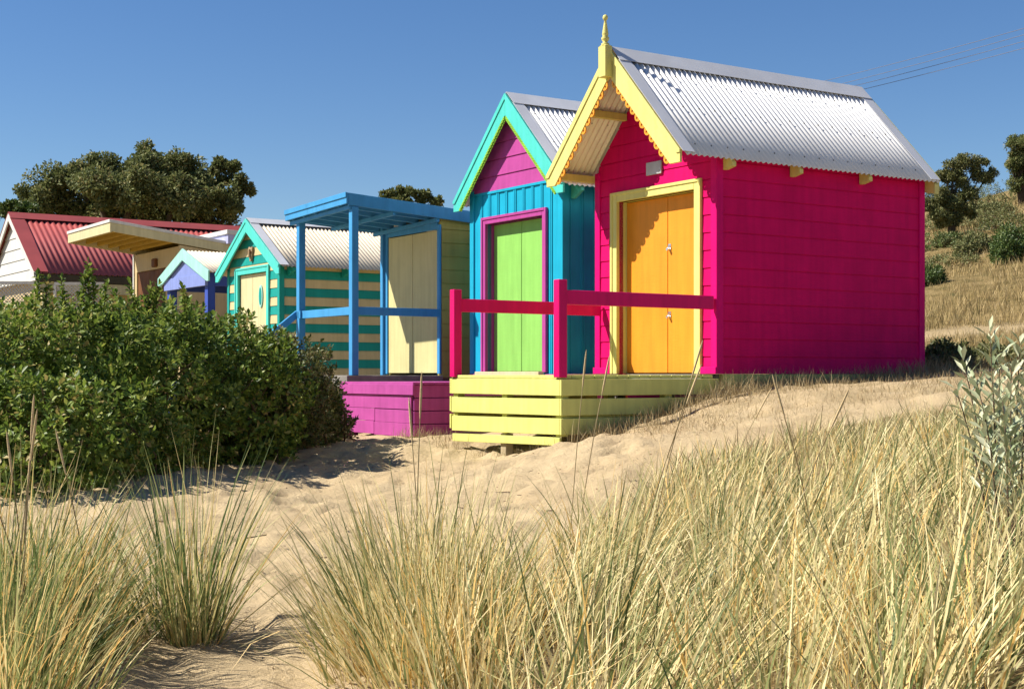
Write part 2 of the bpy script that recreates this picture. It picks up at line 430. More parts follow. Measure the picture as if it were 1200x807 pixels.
def scallops(mb, side, xa, za, tan, x_end, pitch, r, hole, y0, y1):
    """row of drilled half-round tabs hanging under a rake line that starts at (xa,za)"""
    c = 1/math.sqrt(1+tan*tan)
    d = (side*c, -tan*c); nrm = (-side*tan*c, -c)
    Ltot = (x_end-xa)/c; n = int(Ltot/pitch)
    for i in range(n):
        t = (i+.5)*Ltot/n; cx = side*xa+d[0]*t; cz = za+d[1]*t
        outer = []; inner = []
        K = 14
        hc = r*.36
        for k in range(K):
            a = 2*math.pi*k/K
            ox, oy = math.cos(a)*r, math.sin(a)*r
            if oy < 0: oy *= .25
            outer.append((ox, oy)); inner.append((math.cos(a)*hole, hc+math.sin(a)*hole))
        def W(p, y): return (cx+d[0]*p[0]+nrm[0]*p[1], y, cz+d[1]*p[0]+nrm[1]*p[1])
        vs = [W(p, y0) for p in outer]+[W(p, y0) for p in inner]+[W(p, y1) for p in outer]+[W(p, y1) for p in inner]
        fs = []
        for k in range(K):
            j = (k+1) % K
            fs += [(k, j, K+j, K+k), (2*K+j, 2*K+k, 3*K+k, 3*K+j), (j, k, 2*K+k, 2*K+j), (K+k, K+j, 3*K+j, 3*K+k)]
        mb.add(vs, fs)

def gable_hut(root, w, dep, zr, tan, hs, of, ob, mats, bh=.19, base=0.0, door=None, front='lap', gable_z=None, side='lap',
              bw=.21, drop=.13, stripe=False):
    """walls + roof + barges of a gabled beach hut; local x right, y inwards, front wall at y=0"""
    wm = mats['wall']; hw = w/2
    top = lambda x: zr-.075-tan*abs(x)
    zsh = top(hw)
    def xr(z):
        if z <= zsh: return (-hw, hw)
        x = max(0.0, (zr-.075-z)/tan); return (-x, x)
    op = [door] if door else []
    # front wall
    mb = MB(); gm = MB()
    pf = lambda x, z, d: (x, -d, z)
    if front == 'lap':
        mf = (lambda i: i % 2) if stripe else (lambda i: 0)
        lap_wall(mb, pf, xr, base, zr-.08, bh, op, mf)
    else:
        lap_wall(gm, pf, xr, gable_z, zr-.08, .215, [], out=.014, groove=.016)
        d0 = door
        for a, b_, lo, hi in ((-hw, d0[0], base, gable_z), (d0[1], hw, base, gable_z), (d0[0], d0[1], d0[3], gable_z)):
            mb.add([(a, 0, lo), (b_, 0, lo), (b_, 0, hi), (a, 0, hi)], [(0, 1, 2, 3)])
        nb_ = 10
        for i in range(nb_+1):
            x = -hw+.05+(w-.1)*i/nb_
            lo = d0[3]+.1 if d0[0]-.1 < x < d0[1]+.1 else base
            mb.box(x-.028, x-.006, -.012, .002, lo, gable_z-.01); mb.box(x+.006, x+.028, -.012, .002, lo, gable_z-.01)
        mb.box(-hw, hw, -.02, -.001, gable_z-.012, gable_z+.02)
    # solid core behind the cladding
    T = .07
    if door:
        a, b_, lo, hi = door
        mb.box(-hw+.01, a, .012, T, base, zsh-.01); mb.box(b_, hw-.01, .012, T, base, zsh-.01)
        mb.prism_y([(a, hi), (b_, hi), (b_, top(b_)-.01), (0, top(0)-.01), (a, top(a)-.01)] if a < 0 < b_ else [(a, hi), (b_, hi), (b_, top(b_)), (a, top(a))], .012, T)
    # side and back walls
    sd = [1, 0] if stripe else [0, 0]
    if side == 'lap':
        mf = (lambda i: i % 2) if stripe else (lambda i: 0)
        lap_wall(mb, lambda x, z, d: (hw+d, x, z), lambda z: (0, dep), base, zsh-.02, bh, (), mf)
        lap_wall(mb, lambda x, z, d: (-hw-d, dep-x, z), lambda z: (0, dep), base, zsh-.02, bh, (), mf)
    else:
        for sg in (1, -1):
            n_ = int(dep/.2)
            for i in range(n_):
                y = .1+(dep-.2)*i/(n_-1)
                mb.box(sg*(hw-.001), sg*(hw+.012), y-.026, y-.005, base, zsh-.03); mb.box(sg*(hw-.001), sg*(hw+.012), y+.005, y+.026, base, zsh-.03)
    mb.box(hw-T, hw-(.012 if side == 'lap' else 0), T+.002, dep-.02, base, zsh-.02); mb.box(-hw+T, -hw+(.012 if side == 'lap' else 0), T+.002, dep-.02, base, zsh-.02)
    lap_wall(mb, lambda x, z, d: (-x, dep+d, z), xr, base, zr-.08, bh, ())
    mb.prism_y([(-hw+T, base), (hw-T, base), (hw-T, top(hw-T)-.01), (0, top(0)-.01), (-hw+T, top(hw-T)-.01)], dep-T, dep-.012)
    wall = mb.build('wall', wm, root)
    if gm.v:
        gm.prism_y([(-hw+.03, gable_z), (hw-.03, gable_z), (0.0, zr-.12)] if zsh <= gable_z+.03 else [(-hw+.02, gable_z), (hw-.02, gable_z), (hw-.02, zsh-.02), (0, top(0)-.01), (-hw+.02, zsh-.02)], .013, .07)
        gm.build('gable_panel', mats['gable'], root)
    # corner boards
    if mats.get('corner'):
        for sx in (-1, 1):
            for y0_, y1_ in ((-.022, .075), (dep-.075, dep+.022)):
                x0_, x1_ = sorted((sx*(hw-.075), sx*(hw+.022)))
                cb = MB(); cb.box(x0_, x1_, y0_, y1_, base, zsh-.03)
                cb.build('corner_board', mats['corner'], root, bevel=.004)
    # roof sheets
    roof = MB()
    for sg in (1, -1): corr_slope(roof, sg, zr-.022, tan, hs+.035, -of+.01, dep+ob-.01)
    n_ = int((dep+of+ob)/.228)
    cA = 1/math.sqrt(1+tan*tan)
    for sg in (1, -1):
        for tt in (.22, .55, .93):
            for i in range(1, n_):
                y = -of+.01+.076*3*i
                x = tt*hs; px_, pz_ = sg*(x+.013*tan*cA), zr-.022-tan*x+.013*cA
                roof.lathe((px_, y, pz_-.008), [(.008, 0), (.008, .016), (.003, .02)], 6, 1)
    ro = roof.build('roof', [mats['roof'], M['screw']], root, smooth=True)
    for p in ro.data.polygons:
        if p.material_index == 1: p.use_smooth = False
    d = ro.modifiers.new('solid', 'SOLIDIFY'); d.thickness = .0016
    cap = MB(); e = .17
    zc = zr+.012
    cap.add([(0, -of-.01, zc), (e, -of-.01, zc-tan*e+.003), (e, dep+ob+.01, zc-tan*e+.003), (0, dep+ob+.01, zc)], [(0, 1, 2, 3)])
    cap.add([(0, -of-.01, zc), (0, dep+ob+.01, zc), (-e, dep+ob+.01, zc-tan*e+.003), (-e, -of-.01, zc-tan*e+.003)], [(0, 1, 2, 3)])
    cap.build('ridge_cap', M['flash'], ro, solid=.004)
    for sg in (1, -1):
        for y0_, y1_ in ((-of-.012, -of+.15), (dep+ob-.15, dep+ob+.012)):
            q = [(sg*e*.9, zr+.003-tan*e*.9), (sg*(hs+.03), zr+.003-tan*(hs+.03))]
            vs = [(q[0][0], y0_, q[0][1]), (q[0][0], y1_, q[0][1]), (q[1][0], y1_, q[1][1]), (q[1][0], y0_, q[1][1])]
            fl = MB(); fl.add(vs, [(0, 1, 2, 3) if sg < 0 else (3, 2, 1, 0)])
            fl.build('rake_flashing', M['flash'], ro, solid=.004)
    # barge boards front and back
    for y0_, y1_ in ((-of-.03, -of), (dep+ob, dep+ob+.03)):
        for sg in (1, -1):
            b1 = MB(); b1.prism_y(barge_poly(sg, zr-.012, tan, hs, bw, drop), y0_, y1_)
            b1.prism_y(barge_poly(sg, zr-.004, tan, hs+.006, bw*.30, drop*.25), y0_-.012 if y0_ < 0 else y1_, y0_ if y0_ < 0 else y1_+.012)
            b1.build('barge_board', mats['barge'], root, bevel=.003)
    return zsh

def double_door(root, x0, x1, z0, z1, y, mat, knob=(), name='door', split=None, knob_mat=None):
    xm = (x0+x1)/2 if split is None else split
    for a, b_ in ((x0+.004, xm-.005), (xm+.005, x1-.004)):
        d = MB(); d.box(a, b_, y, y+.04, z0+.012, z1-.006)
        leaf = d.build(name, mat, root, bevel=.004)
        leaf_x = (a+b_)/2
        if leaf_x > xm:
            for kz in knob:
                k = MB(); k.box(a+.012, a+.055, y-.006, y+.001, kz-.035, kz+.04)
                k.tube([(a+.033, y-.005, kz-.02), (a+.033, y-.045, kz-.02)], .016, 10)
                k.tube([(a+.02, y-.02, kz-.02), (a+.02, y-.02, kz+.02), (a+.046, y-.02, kz+.02), (a+.046, y-.02, kz-.02)], .005, 6)
                k.build('lock', knob_mat or M['chrome'], leaf)
    bk = MB(); bk.box(x0-.01, x1+.01, y+.042, y+.055, z0, z1)
    bk.build('door_backing', M['dark'], root)

def door_frame(root, x0, x1, z0, z1, fw, yin, mat, proud=.03):
    """frame round the opening x0..x1 (clear), face fw wide, jambs back to yin"""
    f = MB()
    f.box(x0-fw, x0, -proud, yin, z0, z1+fw); f.box(x1, x1+fw, -proud, yin, z0, z1+fw)
    f.box(x0+.0005, x1-.0005, -proud, yin, z1, z1+fw)
    f.box(x0-fw-.025, x0-fw+.015, -proud-.012, -.004, z0, z1+fw+.02); f.box(x1+fw-.015, x1+fw+.025, -proud-.012, -.004, z0, z1+fw+.02)
    f.box(x0-fw+.016, x1+fw-.016, -proud-.012, -.004, z1+fw-.015, z1+fw+.02)
    f.build('door_frame', mat, root, bevel=.004)

def bracket(root, x, y, zw, xe, ze, mat, h=.1):
    b = MB(); b.prism_y([(x, zw), (xe, ze), (xe, ze-.045), (x+.04, ze-h-.01), (x, ze-h-.01)], y-.028, y+.028)
    b.build('eave_bracket', mat, root, bevel=.003)

# ------------------------------------------------------------------ the pink hut
pk = thing('beach_hut', 'hot pink weatherboard beach hut with orange double doors and a lemon scalloped gable', 'beach hut', SB(1.055, 0), RZ, 'beach huts in the row')
W = 2.11; D = 3.26; ZR = 3.60; TAN = 1.06; HS = 1.20; OF = .606
dr = (-.645, .715, 0, 2.0)      # clear opening, local x (right positive)
zsh = gable_hut(pk, W, D, ZR, TAN, HS, OF, .10, dict(wall=M['pink'], roof=M['zinc'], barge=M['lemon'], corner=M['pink_trim']), door=dr)
door_frame(pk, dr[0], dr[1], 0.0, dr[3], .09, .16, M['lemon'])
double_door(pk, dr[0], dr[1], 0.0, dr[3], .12, M['orange'], knob=(1.42, .66), split=.10)
for x0, x1 in ((-W/2-.03, dr[0]-.12), (dr[1]+.12, W/2+.03)):
    b = MB(); b.box(x0, x1, -.045, -.012, .0, .075); b.build('plinth_block', M['pink_trim'], pk, bevel=.004)
ci = math.sqrt(1+TAN*TAN)*.21
for sg in (1, -1):
    s_ = MB(); scallops(s_, sg, .05, ZR-.012-ci-.05*TAN+.004, TAN, 1.02, .112, .054, .014, -OF-.022, -OF-.008)
    s_.build('scallop_trim', M['orange_trim'], pk)
fb = MB(); fb.box(-.065, .065, -OF-.13, -OF-.032, 3.26, 3.60)
fb.add([(-.065, -OF-.13, 3.60), (.065, -OF-.13, 3.60), (.065, -OF-.032, 3.60), (-.065, -OF-.032, 3.60), (0, -OF-.08, 3.64)], [(0, 1, 4), (1, 2, 4), (2, 3, 4), (3, 0, 4)])
fin = fb.build('finial', M['lemon'], pk, bevel=.005)
sp = MB(); sp.lathe((0, -OF-.08, 3.60), [(.042, 0), (.046, .03), (.022, .045), (.04, .07), (.046, .09), (.028, .115), (.036, .13), (.034, .15), (.018, .25), (.012, .285), (.02, .29), (.028, .305), (.03, .322), (.022, .342), (.004, .352)], 16)
sp.build('finial_spindle', M['lemon'], fin, smooth=True)
pl = MB(); pl.box(-.10, .165, -.032, -.013, 2.24, 2.385); pl.build('plaque', M['plaque'], pk, bevel=.003)
for y in (.10, 1.09, 2.19): bracket(pk, W/2+.012, y, ZR-.06-TAN*(W/2+.012), HS+.02, ZR-.06-TAN*(HS+.02), M['lemon'], .06)
b = MB(); b.prism_y([(W/2-.02, 2.40), (HS+.02, 2.25), (HS+.02, 2.13), (W/2-.02, 2.17)], D+.023, D+.098); b.build('eave_bracket', M['lemon'], pk, bevel=.003)
# purlins carrying the open front overhang, left slope and right slope
for sg in (-1, 1):
    for tt in ((.42, .93) if sg < 0 else (.42,)):
        x = sg*tt*HS; z = ZR-.06-TAN*abs(x)
        b = MB(); b.box(x-.035, x+.035, -OF+.002, -.012, z-.085, z-.005); b.build('purlin', M['ochre'] if False else M['lemon'], pk, bevel=.003)
b = MB(); b.box(W/2-.06, W/2+.004, .08, D-.05, -.16, -.004); b.box(-W/2-.004, -W/2+.06, .08, D-.05, -.16, -.004); b.build('base_beam', M['lemon_deck'], pk, bevel=.004)
b = MB()
for xx in (-.9, 0, .9):
    for yy in (.2, 1.6, 3.0): b.box(xx-.06, xx+.06, yy-.06, yy+.06, -.8, -.165)
b.box(-W/2+.061, W/2-.061, .05, D-.05, -.16, -.004)
b.build('stump', M['grey_wood'], pk)

# its lemon deck with hand rails
dk = thing('timber_deck', 'lemon yellow slatted timber deck with pink handrails in front of the pink hut', 'deck', SB(1.03, -1.0), RZ)
# local: x from -1.03 (s=2.06) to 1.03 ; y from -1.03 (b=-2.03) to .99
DX0, DX1, DY0, DY1 = -1.03, 1.035, -1.03, .97
b = MB(); y = DY0-.02
for i in range(14):
    b.box(DX0, DX1, y, y+.137, -.045, -.012); y += .1425
b.build('floor_board', M['lemon_deck'], dk, bevel=.003)
zz = [(-.05, -.215), (-.245, -.41), (-.44, -.60), (-.625, -.705)]
b = MB()
for i, (z1, z0) in enumerate(zz):
    dz = R.uniform(-.004, .004)
    b.hexa([(DX0+.03*i/3, DY0-.03, z0-.035*i/3), (DX1, DY0-.03, z0+dz), (DX1, DY0-.003, z0+dz), (DX0+.03*i/3, DY0-.003, z0-.035*i/3)],
           [(DX0+.03*i/3, DY0-.03, z1-.03*i/3), (DX1, DY0-.03, z1+dz), (DX1, DY0-.003, z1+dz), (DX0+.03*i/3, DY0-.003, z1-.03*i/3)])
b.build('front_slat', M['lemon_deck'], dk, bevel=.003)
b = MB()
for z1, z0 in zz[:3]:
    b.box(DX1+.003, DX1+.03, DY0-.03, DY1+.03, z0, z1); b.box(DX0-.03, DX0-.003, DY0-.03, DY1, z0, z1)
b.build('side_slat', M['lemon_deck'], dk, bevel=.003)
for x in (DX0+.05, 0, DX1-.06):
    for y in (DY0, .3):
        b = MB(); b.box(x-.045, x+.045, y, y+.09, -.62, -.05); b.build('deck_post', M['lemon_deck'], dk)
for x in (DX0+.03, DX1-.058):
    b = MB(); b.box(x-.02, x+.02, DY0+.1, DY1, -.46, -.36); b.build('bearer', M['lemon_deck'], dk)
b = MB(); b.box(-.08, .02, DY0+.005, DY0+.1, -.95, -.625); b.build('stump', M['pale_wood'], dk, bevel=.004)
for x in (DX0+.06, DX1-.02):
    p_ = MB(); p_.box(x-.05, x+.05, DY0-.055, DY0+.045, -.035, .93); p_.build('rail_post', M['rail_pink'], dk, bevel=.006)
for x in (DX0+.06, DX1-.02):
    r_ = MB(); r_.box(x-.022, x+.022, DY0+.047, DY1-.012, .685, .83); r_.build('hand_rail', M['rail_pink'], dk, bevel=.006)

# ------------------------------------------------------------------ the green-doored hut
gr = thing('beach_hut', 'turquoise beach hut with lime green doors, purple frame and green lace trim under its gable', 'beach hut', SB(3.87, 0), RZ, 'beach huts in the row')
W2 = 2.12; T2 = .99; Z2 = 3.62; H2 = 1.28; O2 = .13
dg = (-.68, .645, 0.02, 1.99)
gable_hut(gr, W2, 3.0, Z2, T2, H2, O2, .1, dict(wall=M['cyan'], gable=M['magenta'], roof=M['zinc'], barge=M['aqua'], corner=M['cyan']),
          door=dg, front='batten', gable_z=2.40, side='batten', bw=.2, drop=.14)
door_frame(gr, dg[0], dg[1], .02, dg[3], .072, .16, M['magenta'])
double_door(gr, dg[0], dg[1], .02, dg[3], .11, M['lime'])
ci = math.sqrt(1+T2*T2)*.2
for sg in (1, -1):
    s_ = MB()
    scallops(s_, sg, .02, Z2-.012-ci-.02*T2+.006, T2, 1.13, .05, .027, .006, -O2-.034, -O2-.022)
    scallops(s_, sg, .02, Z2-.012-ci-.02*T2-.022, T2, 1.11, .037, .026, .008, -O2-.022, -O2-.012)
    s_.build('lace_trim', M['lace'], gr)
for y in (.14, 1.4, 2.7): bracket(gr, W2/2+.014, y, Z2-.06-T2*(W2/2+.014), H2, Z2-.06-T2*H2, M['aqua'], .12)
b = MB(); b.box(-.80, .70, -.12, -.035, -.045, .03); b.build('threshold', M['cream'], gr, bevel=.004)
b = MB(); b.box(-W2/2-.05, W2/2+.1, -.03, 3.0, -.75, -.002); b.build('plinth', M['magenta_deck'], gr, bevel=.004)

pd = thing('timber_deck', 'purple timber deck of wide boards with a step in front of the green doors', 'deck', SB(4.46, -.85, -.055), RZ)
X0, X1, Y0, Y1 = -.94, .94, -.84, .80
b = MB(); y = Y0-.03
for i in range(11):
    b.box(X0-.01, X1+.01, y, min(y+.145, Y1), -.075, -.045); y += .15
b.build('floor_board', M['magenta_deck'], pd, bevel=.003)
b = MB()
b.box(X0-.012, X1+.045, Y0-.055, Y0-.028, -.20, -.072)
rows = [(-.205, -.375), (-.385, -.535), (-.545, -.70)]
for i, (z1, z0) in enumerate(rows):
    if i == 0: b.box(X0, X1-.05, Y0-.027, Y0, z0, z1)
    else:
        b.box(X0+.01*i, -.02-.02*i, Y0-.027, Y0, z0, z1+.006); b.box(-.008-.02*i, X1-.05, Y0-.029, Y0, z0-.008, z1)
b.build('front_board', M['magenta_deck'], pd, bevel=.003)
b = MB()
for z1, z0 in ((-.08, -.23), (-.24, -.39), (-.40, -.55), (-.56, -.70)):
    b.box(X1-.047, X1-.02, Y0+.002, Y1, z0, z1); b.box(X0, X0+.027, Y0+.002, Y1, z0, z1)
b.build('side_board', M['magenta_deck'], pd, bevel=.003)
for x in (X0+.1, X1-.2):
    b = MB(); b.box(x-.05, x+.05, Y0+.03, Y0+.13, -1.0, -.1); b.build('stump', M['magenta_deck'], pd)

pb = MB(); pb.box(-.07, .07, -.015, .015, -.35, .72); pb.tube([(0.02, -.0155, .40), (.02, .0, .40)], .022, 10, 1); pb.tube([(0.015, -.0155, .12), (.015, .0, .12)], .016, 10, 1); pb.tube([(-.02, -.0155, -.05), (-.02, .0, -.05)], .012, 8, 1)
o = pb.build('plank', [M['salmon'], M['dark']]); o.location = SB(2.42, .62); o.rotation_euler = (0.04, 0, RZ)
tag(o, 'upright salmon plank with drilled holes in the gap beside the green hut', 'plank')

# ------------------------------------------------------------------ the blue porch hut
bl = thing('beach_hut', 'flat roofed beach hut with a blue post porch and pale cream doors', 'beach hut', SB(6.56, 0), RZ, 'beach huts in the row')
hw = .79; dep = 2.2
b = MB()
zt = lambda y: 2.21-.065*y
lap_wall(b, lambda x, z, d: (hw+d, x, z), lambda z: (.02, dep), -.05, 2.09, .19)
b.prism_x([(.012, -.05), (dep, -.05), (dep, zt(dep)-.01), (.012, zt(.012)-.01)], hw-.09, hw-.012)
b.prism_x([(.012, -.05), (dep, -.05), (dep, zt(dep)-.01), (.012, zt(.012)-.01)], -hw, -hw+.09)
b.box(-hw+.091, hw-.091, dep-.08, dep, -.05, 2.03); b.box(-hw+.091, hw-.091, .012, .08, 2.05, zt(.1)-.02)
b.build('wall', M['olive'], bl)
fr = MB(); fr.box(-hw-.01, -hw+.06, -.02, .011, 0, 2.1); fr.box(hw-.06, hw+.012, -.02, .011, 0, 2.1); fr.box(-hw+.061, hw-.061, -.016, .011, 2.035, 2.18)
fr.build('door_frame', M['blue'], bl, bevel=.004)
double_door(bl, -hw+.062, hw-.062, .0, 2.03, .0, M['butter'], knob=(.88,), knob_mat=M['screw'])
RX0, RX1, RY0, RY1 = -1.12, .85, -1.50, 2.3
zr_ = lambda y, x: 2.44-.065*(y+1.5)+.03*(x-.85)
def slab(mb, x0, x1, y0, y1, dt, db, mi=0):
    mb.hexa([(x0, y0, zr_(y0, x0)-db), (x1, y0, zr_(y0, x1)-db), (x1, y1, zr_(y1, x1)-db), (x0, y1, zr_(y1, x0)-db)],
            [(x0, y0, zr_(y0, x0)-dt), (x1, y0, zr_(y0, x1)-dt), (x1, y1, zr_(y1, x1)-dt), (x0, y1, zr_(y1, x0)-dt)], mi)
b = MB(); slab(b, RX0+.031, RX1-.031, RY0+.031, RY1, .03, .045); ro = b.build('porch_roof', M['white'], bl)
f = MB(); slab(f, RX0, RX1, RY0, RY0+.03, 0, .15); slab(f, RX0-.004, RX1+.004, RY0-.015, RY0-.001, -.004, .065)
slab(f, RX1-.03, RX1, RY0+.031, RY1, 0, .165); slab(f, RX0, RX0+.03, RY0+.031, RY1, 0, .15)
f.build('fascia', M['blue'], ro, bevel=.003)
jm = MB()
for x in (-.95, -.58, -.21, .16, .53): slab(jm, x-.024, x+.024, RY0+.032, 0.0, .046, .155)
for y in (-1.42, -.75, -.05): slab(jm, RX0+.032, RX1-.032, y-.022, y+.022, .156, .21)
jm.build('rafter', M['blue'], ro, bevel=.003)
for x in (hw, -.88):
    p_ = MB(); p_.box(x-.05, x+.05, -1.41, -1.31, -.02, 2.26); p_.build('porch_post', M['blue'], bl, bevel=.005)
p_ = MB(); p_.box(-hw-.09, -hw-.012, -.06, .03, -.02, 2.2); p_.build('porch_post', M['blue'], bl, bevel=.005)
r_ = MB(); r_.box(hw-.02, hw+.025, -1.309, -.021, .80, .91); r_.build('hand_rail', M['blue'], bl, bevel=.004)
r_ = MB(); r_.box(-.829, hw-.051, -1.38, -1.34, .80, .91); r_.build('hand_rail', M['blue'], bl, bevel=.004)
r_ = MB(); r_.hexa([(-.93, -1.36, .80), (-.80, -1.36, .80), (-.80, -1.41, .80), (-.93, -1.41, .80)][::-1], [(-.93, -1.36, .91), (-.80, -1.36, .91), (-.80, -1.41, .91), (-.93, -1.41, .91)][::-1])
r_.hexa([(-.98, -2.15, .22), (-.935, -2.15, .22), (-.935, -1.40, .80), (-.98, -1.40, .80)], [(-.98, -2.15, .34), (-.935, -2.15, .34), (-.935, -1.40, .92), (-.98, -1.40, .92)])
r_.box(-.985, -.93, -2.14, -2.07, -.9, .27)
r_.build('stair_rail', M['blue'], bl, bevel=.004)
b = MB(); y = -1.46
for i in range(10): b.box(-.95, hw+.04, y, y+.14, -.055, -.02); y += .146
b.box(-.95, hw+.05, -1.5, -1.462, -.17, -.022); b.box(hw+.041, hw+.075, -1.5, 0, -.17, -.022); b.box(-.985, -.952, -1.5, 0, -.17, -.022)
for x in (-.9, .0, hw-.06):
    b.box(x, x+.1, -1.44, -1.34, -1.1, -.06); b.box(x, x+.1, -.2, -.1, -1.1, -.06)
b.build('porch_deck', M['grey_wood'], bl, bevel=.003)
b = MB()
for i in range(4):
    y1 = -1.5-.24*i; z = -.16-.17*i
    b.box(-.9, .35, y1-.25, y1, z-.035, z)
    b.box(-.9, .35, y1-.03, y1-.005, z-.17, z-.036)
for x in (-.94, .351): b.prism_x([(-1.502, -.02), (-1.502, -.3), (-2.5, -.95), (-2.55, -.75)], x, x+.04)
b.build('stair', M['grey_wood'], bl, bevel=.003)
b = MB(); b.box(-hw+.1, hw-.1, .1, dep-.1, -1.0, -.05); b.build('stump', M['grey_wood'], bl)

# ------------------------------------------------------------------ the striped hut
st = thing('beach_hut', 'teal and cream striped beach hut with a carved mask in its gable', 'beach hut', (-4.64, 25.26, 0), RZ, 'beach huts in the row')
W3 = 2.3; Z3 = 2.78; T3 = .63; H3 = 1.43; O3 = .12
d3 = (-.66, .62, -.7, 1.80)
zs3 = Z3-.075-T3*W3/2
n3 = 16; base3 = zs3-.02-n3*.155
gable_hut(st, W3, 3.2, Z3, T3, H3, O3, .12, dict(wall=[M['teal'], M['stripe_cream']], roof=M['zinc_warm'], barge=M['aqua'], corner=M['teal']),
          bh=.155, base=base3, door=d3, bw=.2, drop=.16, stripe=True)
door_frame(st, d3[0], d3[1], d3[2], d3[3], .1, .1, M['aqua'])
double_door(st, d3[0], d3[1], d3[2], d3[3], .03, M['cream'], split=-.1)
o_ = MB(); o_.prism_y([(.29+.085*math.cos(a), 1.38+.2*math.sin(a)) for a in np.linspace(0, 2*math.pi, 24, endpoint=False)], .008, .029)
o_.prism_y([(.29+.05*math.cos(a), 1.38+.155*math.sin(a)) for a in np.linspace(0, 2*math.pi, 24, endpoint=False)], .0, .0075, 1)
o_.build('surfboard_ornament', [M['mint'], M['teal']], st, bevel=.003)
c_ = MB(); c_.prism_y([(-.13, 1.98), (-.10, 2.03), (-.03, 2.0), (.03, 2.0), (.10, 2.03), (.13, 1.98), (.10, 1.85), (.07, 1.70), (.04, 1.60), (-.04, 1.60), (-.07, 1.70), (-.10, 1.85)], -.05, -.012)
c_.prism_y([(-.03, 1.95), (.03, 1.95), (.045, 1.72), (-.045, 1.72)], -.085, -.051)
for sx in (-1, 1): c_.lathe((sx*.06, -.06, 1.87), [(.024, -.02), (.03, 0), (.024, .02)], 8, 1)
c_.v = [(x*.72-.03, y, (z-1.8)*.62+2.14) for x, y, z in c_.v]
c_.build('mask_carving', [M['carving'], M['brown']], st, bevel=.008)
for y in (.15, 1.2, 2.5): bracket(st, W3/2+.012, y, Z3-.06-T3*(W3/2+.012), H3, Z3-.06-T3*H3, M['teal'], .1)

# ------------------------------------------------------------------ the little periwinkle hut
pc = Vector((-5.82, 27.2, 0)) + U*1.40
pw = thing('beach_hut', 'small periwinkle beach hut with a mint edged low gable on two blue posts', 'beach hut', pc, RZ, 'beach huts in the row')
Z4 = 2.52; T4 = .37; H4 = 1.42
b = MB()
for sg in (1, -1): corr_slope(b, sg, Z4-.02, T4, H4+.03, -.02, 3.6)
ro = b.build('roof', M['zinc_warm'], pw, smooth=True, solid=.002)
for sg in (1, -1):
    b = MB(); b.prism_y(barge_poly(sg, Z4, T4, H4, .22, .2), -.06, -.025); b.build('barge_board', M['mint'], pw, bevel=.003)
b = MB(); b.prism_y([(-1.15, 1.72), (1.15, 1.72), (1.15, Z4-.06-T4*1.15), (0, Z4-.06), (-1.15, Z4-.06-T4*1.15)], .0, .04)
b.box(-1.15, 1.15, -.02, -.001, 1.72, 1.96)
b.build('gable_panel', M['peri'], pw, bevel=.004)
for x in (-1.05, 1.05):
    p_ = MB(); p_.box(x-.08, x+.08, .045, .2, -1.2, 1.75); p_.build('porch_post', M['royal'], pw, bevel=.005)
b = MB(); b.box(1.08, 1.14, .042, 3.5, 1.72, 1.98); b.box(-1.14, -1.08, .042, 3.5, 1.72, 1.98); b.build('side_beam', M['royal'], pw, bevel=.004)
b = MB(); lap_wall(b, lambda x, z, d: (x, 1.4-d, z), lambda z: (-1.07, 1.07), -1.2, 1.9, .3); b.box(-1.07, 1.07, 1.42, 3.4, -1.2, 1.95)
lap_wall(b, lambda x, z, d: (1.075+d, x, z), lambda z: (1.4, 3.4), -1.2, 1.71, .3)
b.build('wall', M['sandwall'], pw)
b = MB(); b.box(-.5, .4, 1.34, 1.385, -1.1, 1.3); b.build('door', M['brown'], pw, bevel=.004)

# ------------------------------------------------------------------ the cream hut with the lifted skillion roof
cw = Vector((-7.55, 32.0, 0)) + U*1.55
cr_ = thing('beach_hut', 'cream beach hut with a brown plank door under a deep sloping white edged roof', 'beach hut', cw, RZ, 'beach huts in the row')
zk = lambda y: 3.40-.125*(y+1.61)
hw5 = 1.55
b = MB()
b.prism_x([(0, -1.2), (3, -1.2), (3, zk(3)-.27), (0, zk(0)-.27)], hw5-.08, hw5)
b.prism_x([(0, -1.2), (3, -1.2), (3, zk(3)-.27), (0, zk(0)-.27)], -hw5, -hw5+.08)
dx0, dx1, dz = -1.40, .62, 2.48
b.box(-hw5+.081, dx0, 0, .08, -1.2, zk(.1)-.28); b.box(dx1, hw5-.081, 0, .08, -1.2, zk(.1)-.28); b.box(dx0+.0005, dx1-.0005, 0, .08, dz, zk(.1)-.28); b.box(-hw5+.081, hw5-.081, 2.9, 3, -1.2, zk(3)-.3)
b.build('wall', M['sandwall'], cr_)
p_ = MB(); p_.box(-hw5-.07, -hw5-.001, -.03, .1, -1.2, zk(0)-.28); p_.build('corner_board', M['white'], cr_)
b = MB()
for i in range(7):
    w_ = (dx1-dx0)/7; b.box(dx0+w_*i+.004, dx0+w_*(i+1)-.004, .03, .07, -1.0, dz-.01)
b.build('door', M['brown'], cr_, bevel=.006)
b = MB(); b.box(-.12, .1, -.09, -.001, 2.52, 2.72); b.build('wall_lamp', M['brown'], cr_, bevel=.02)
def slab2(mb, x0, x1, y0, y1, dt, db):
    mb.hexa([(x0, y0, zk(y0)-db), (x1, y0, zk(y0)-db), (x1, y1, zk(y1)-db), (x0, y1, zk(y1)-db)], [(x0, y0, zk(y0)-dt), (x1, y0, zk(y0)-dt), (x1, y1, zk(y1)-dt), (x0, y1, zk(y1)-dt)])
xa, xb, ya, yb = -1.62, 1.58, -1.61, 3.2
b = MB(); slab2(b, xa+.041, xb-.041, ya+.041, yb, .02, .12); ro = b.build('roof', M['ochre'], cr_)
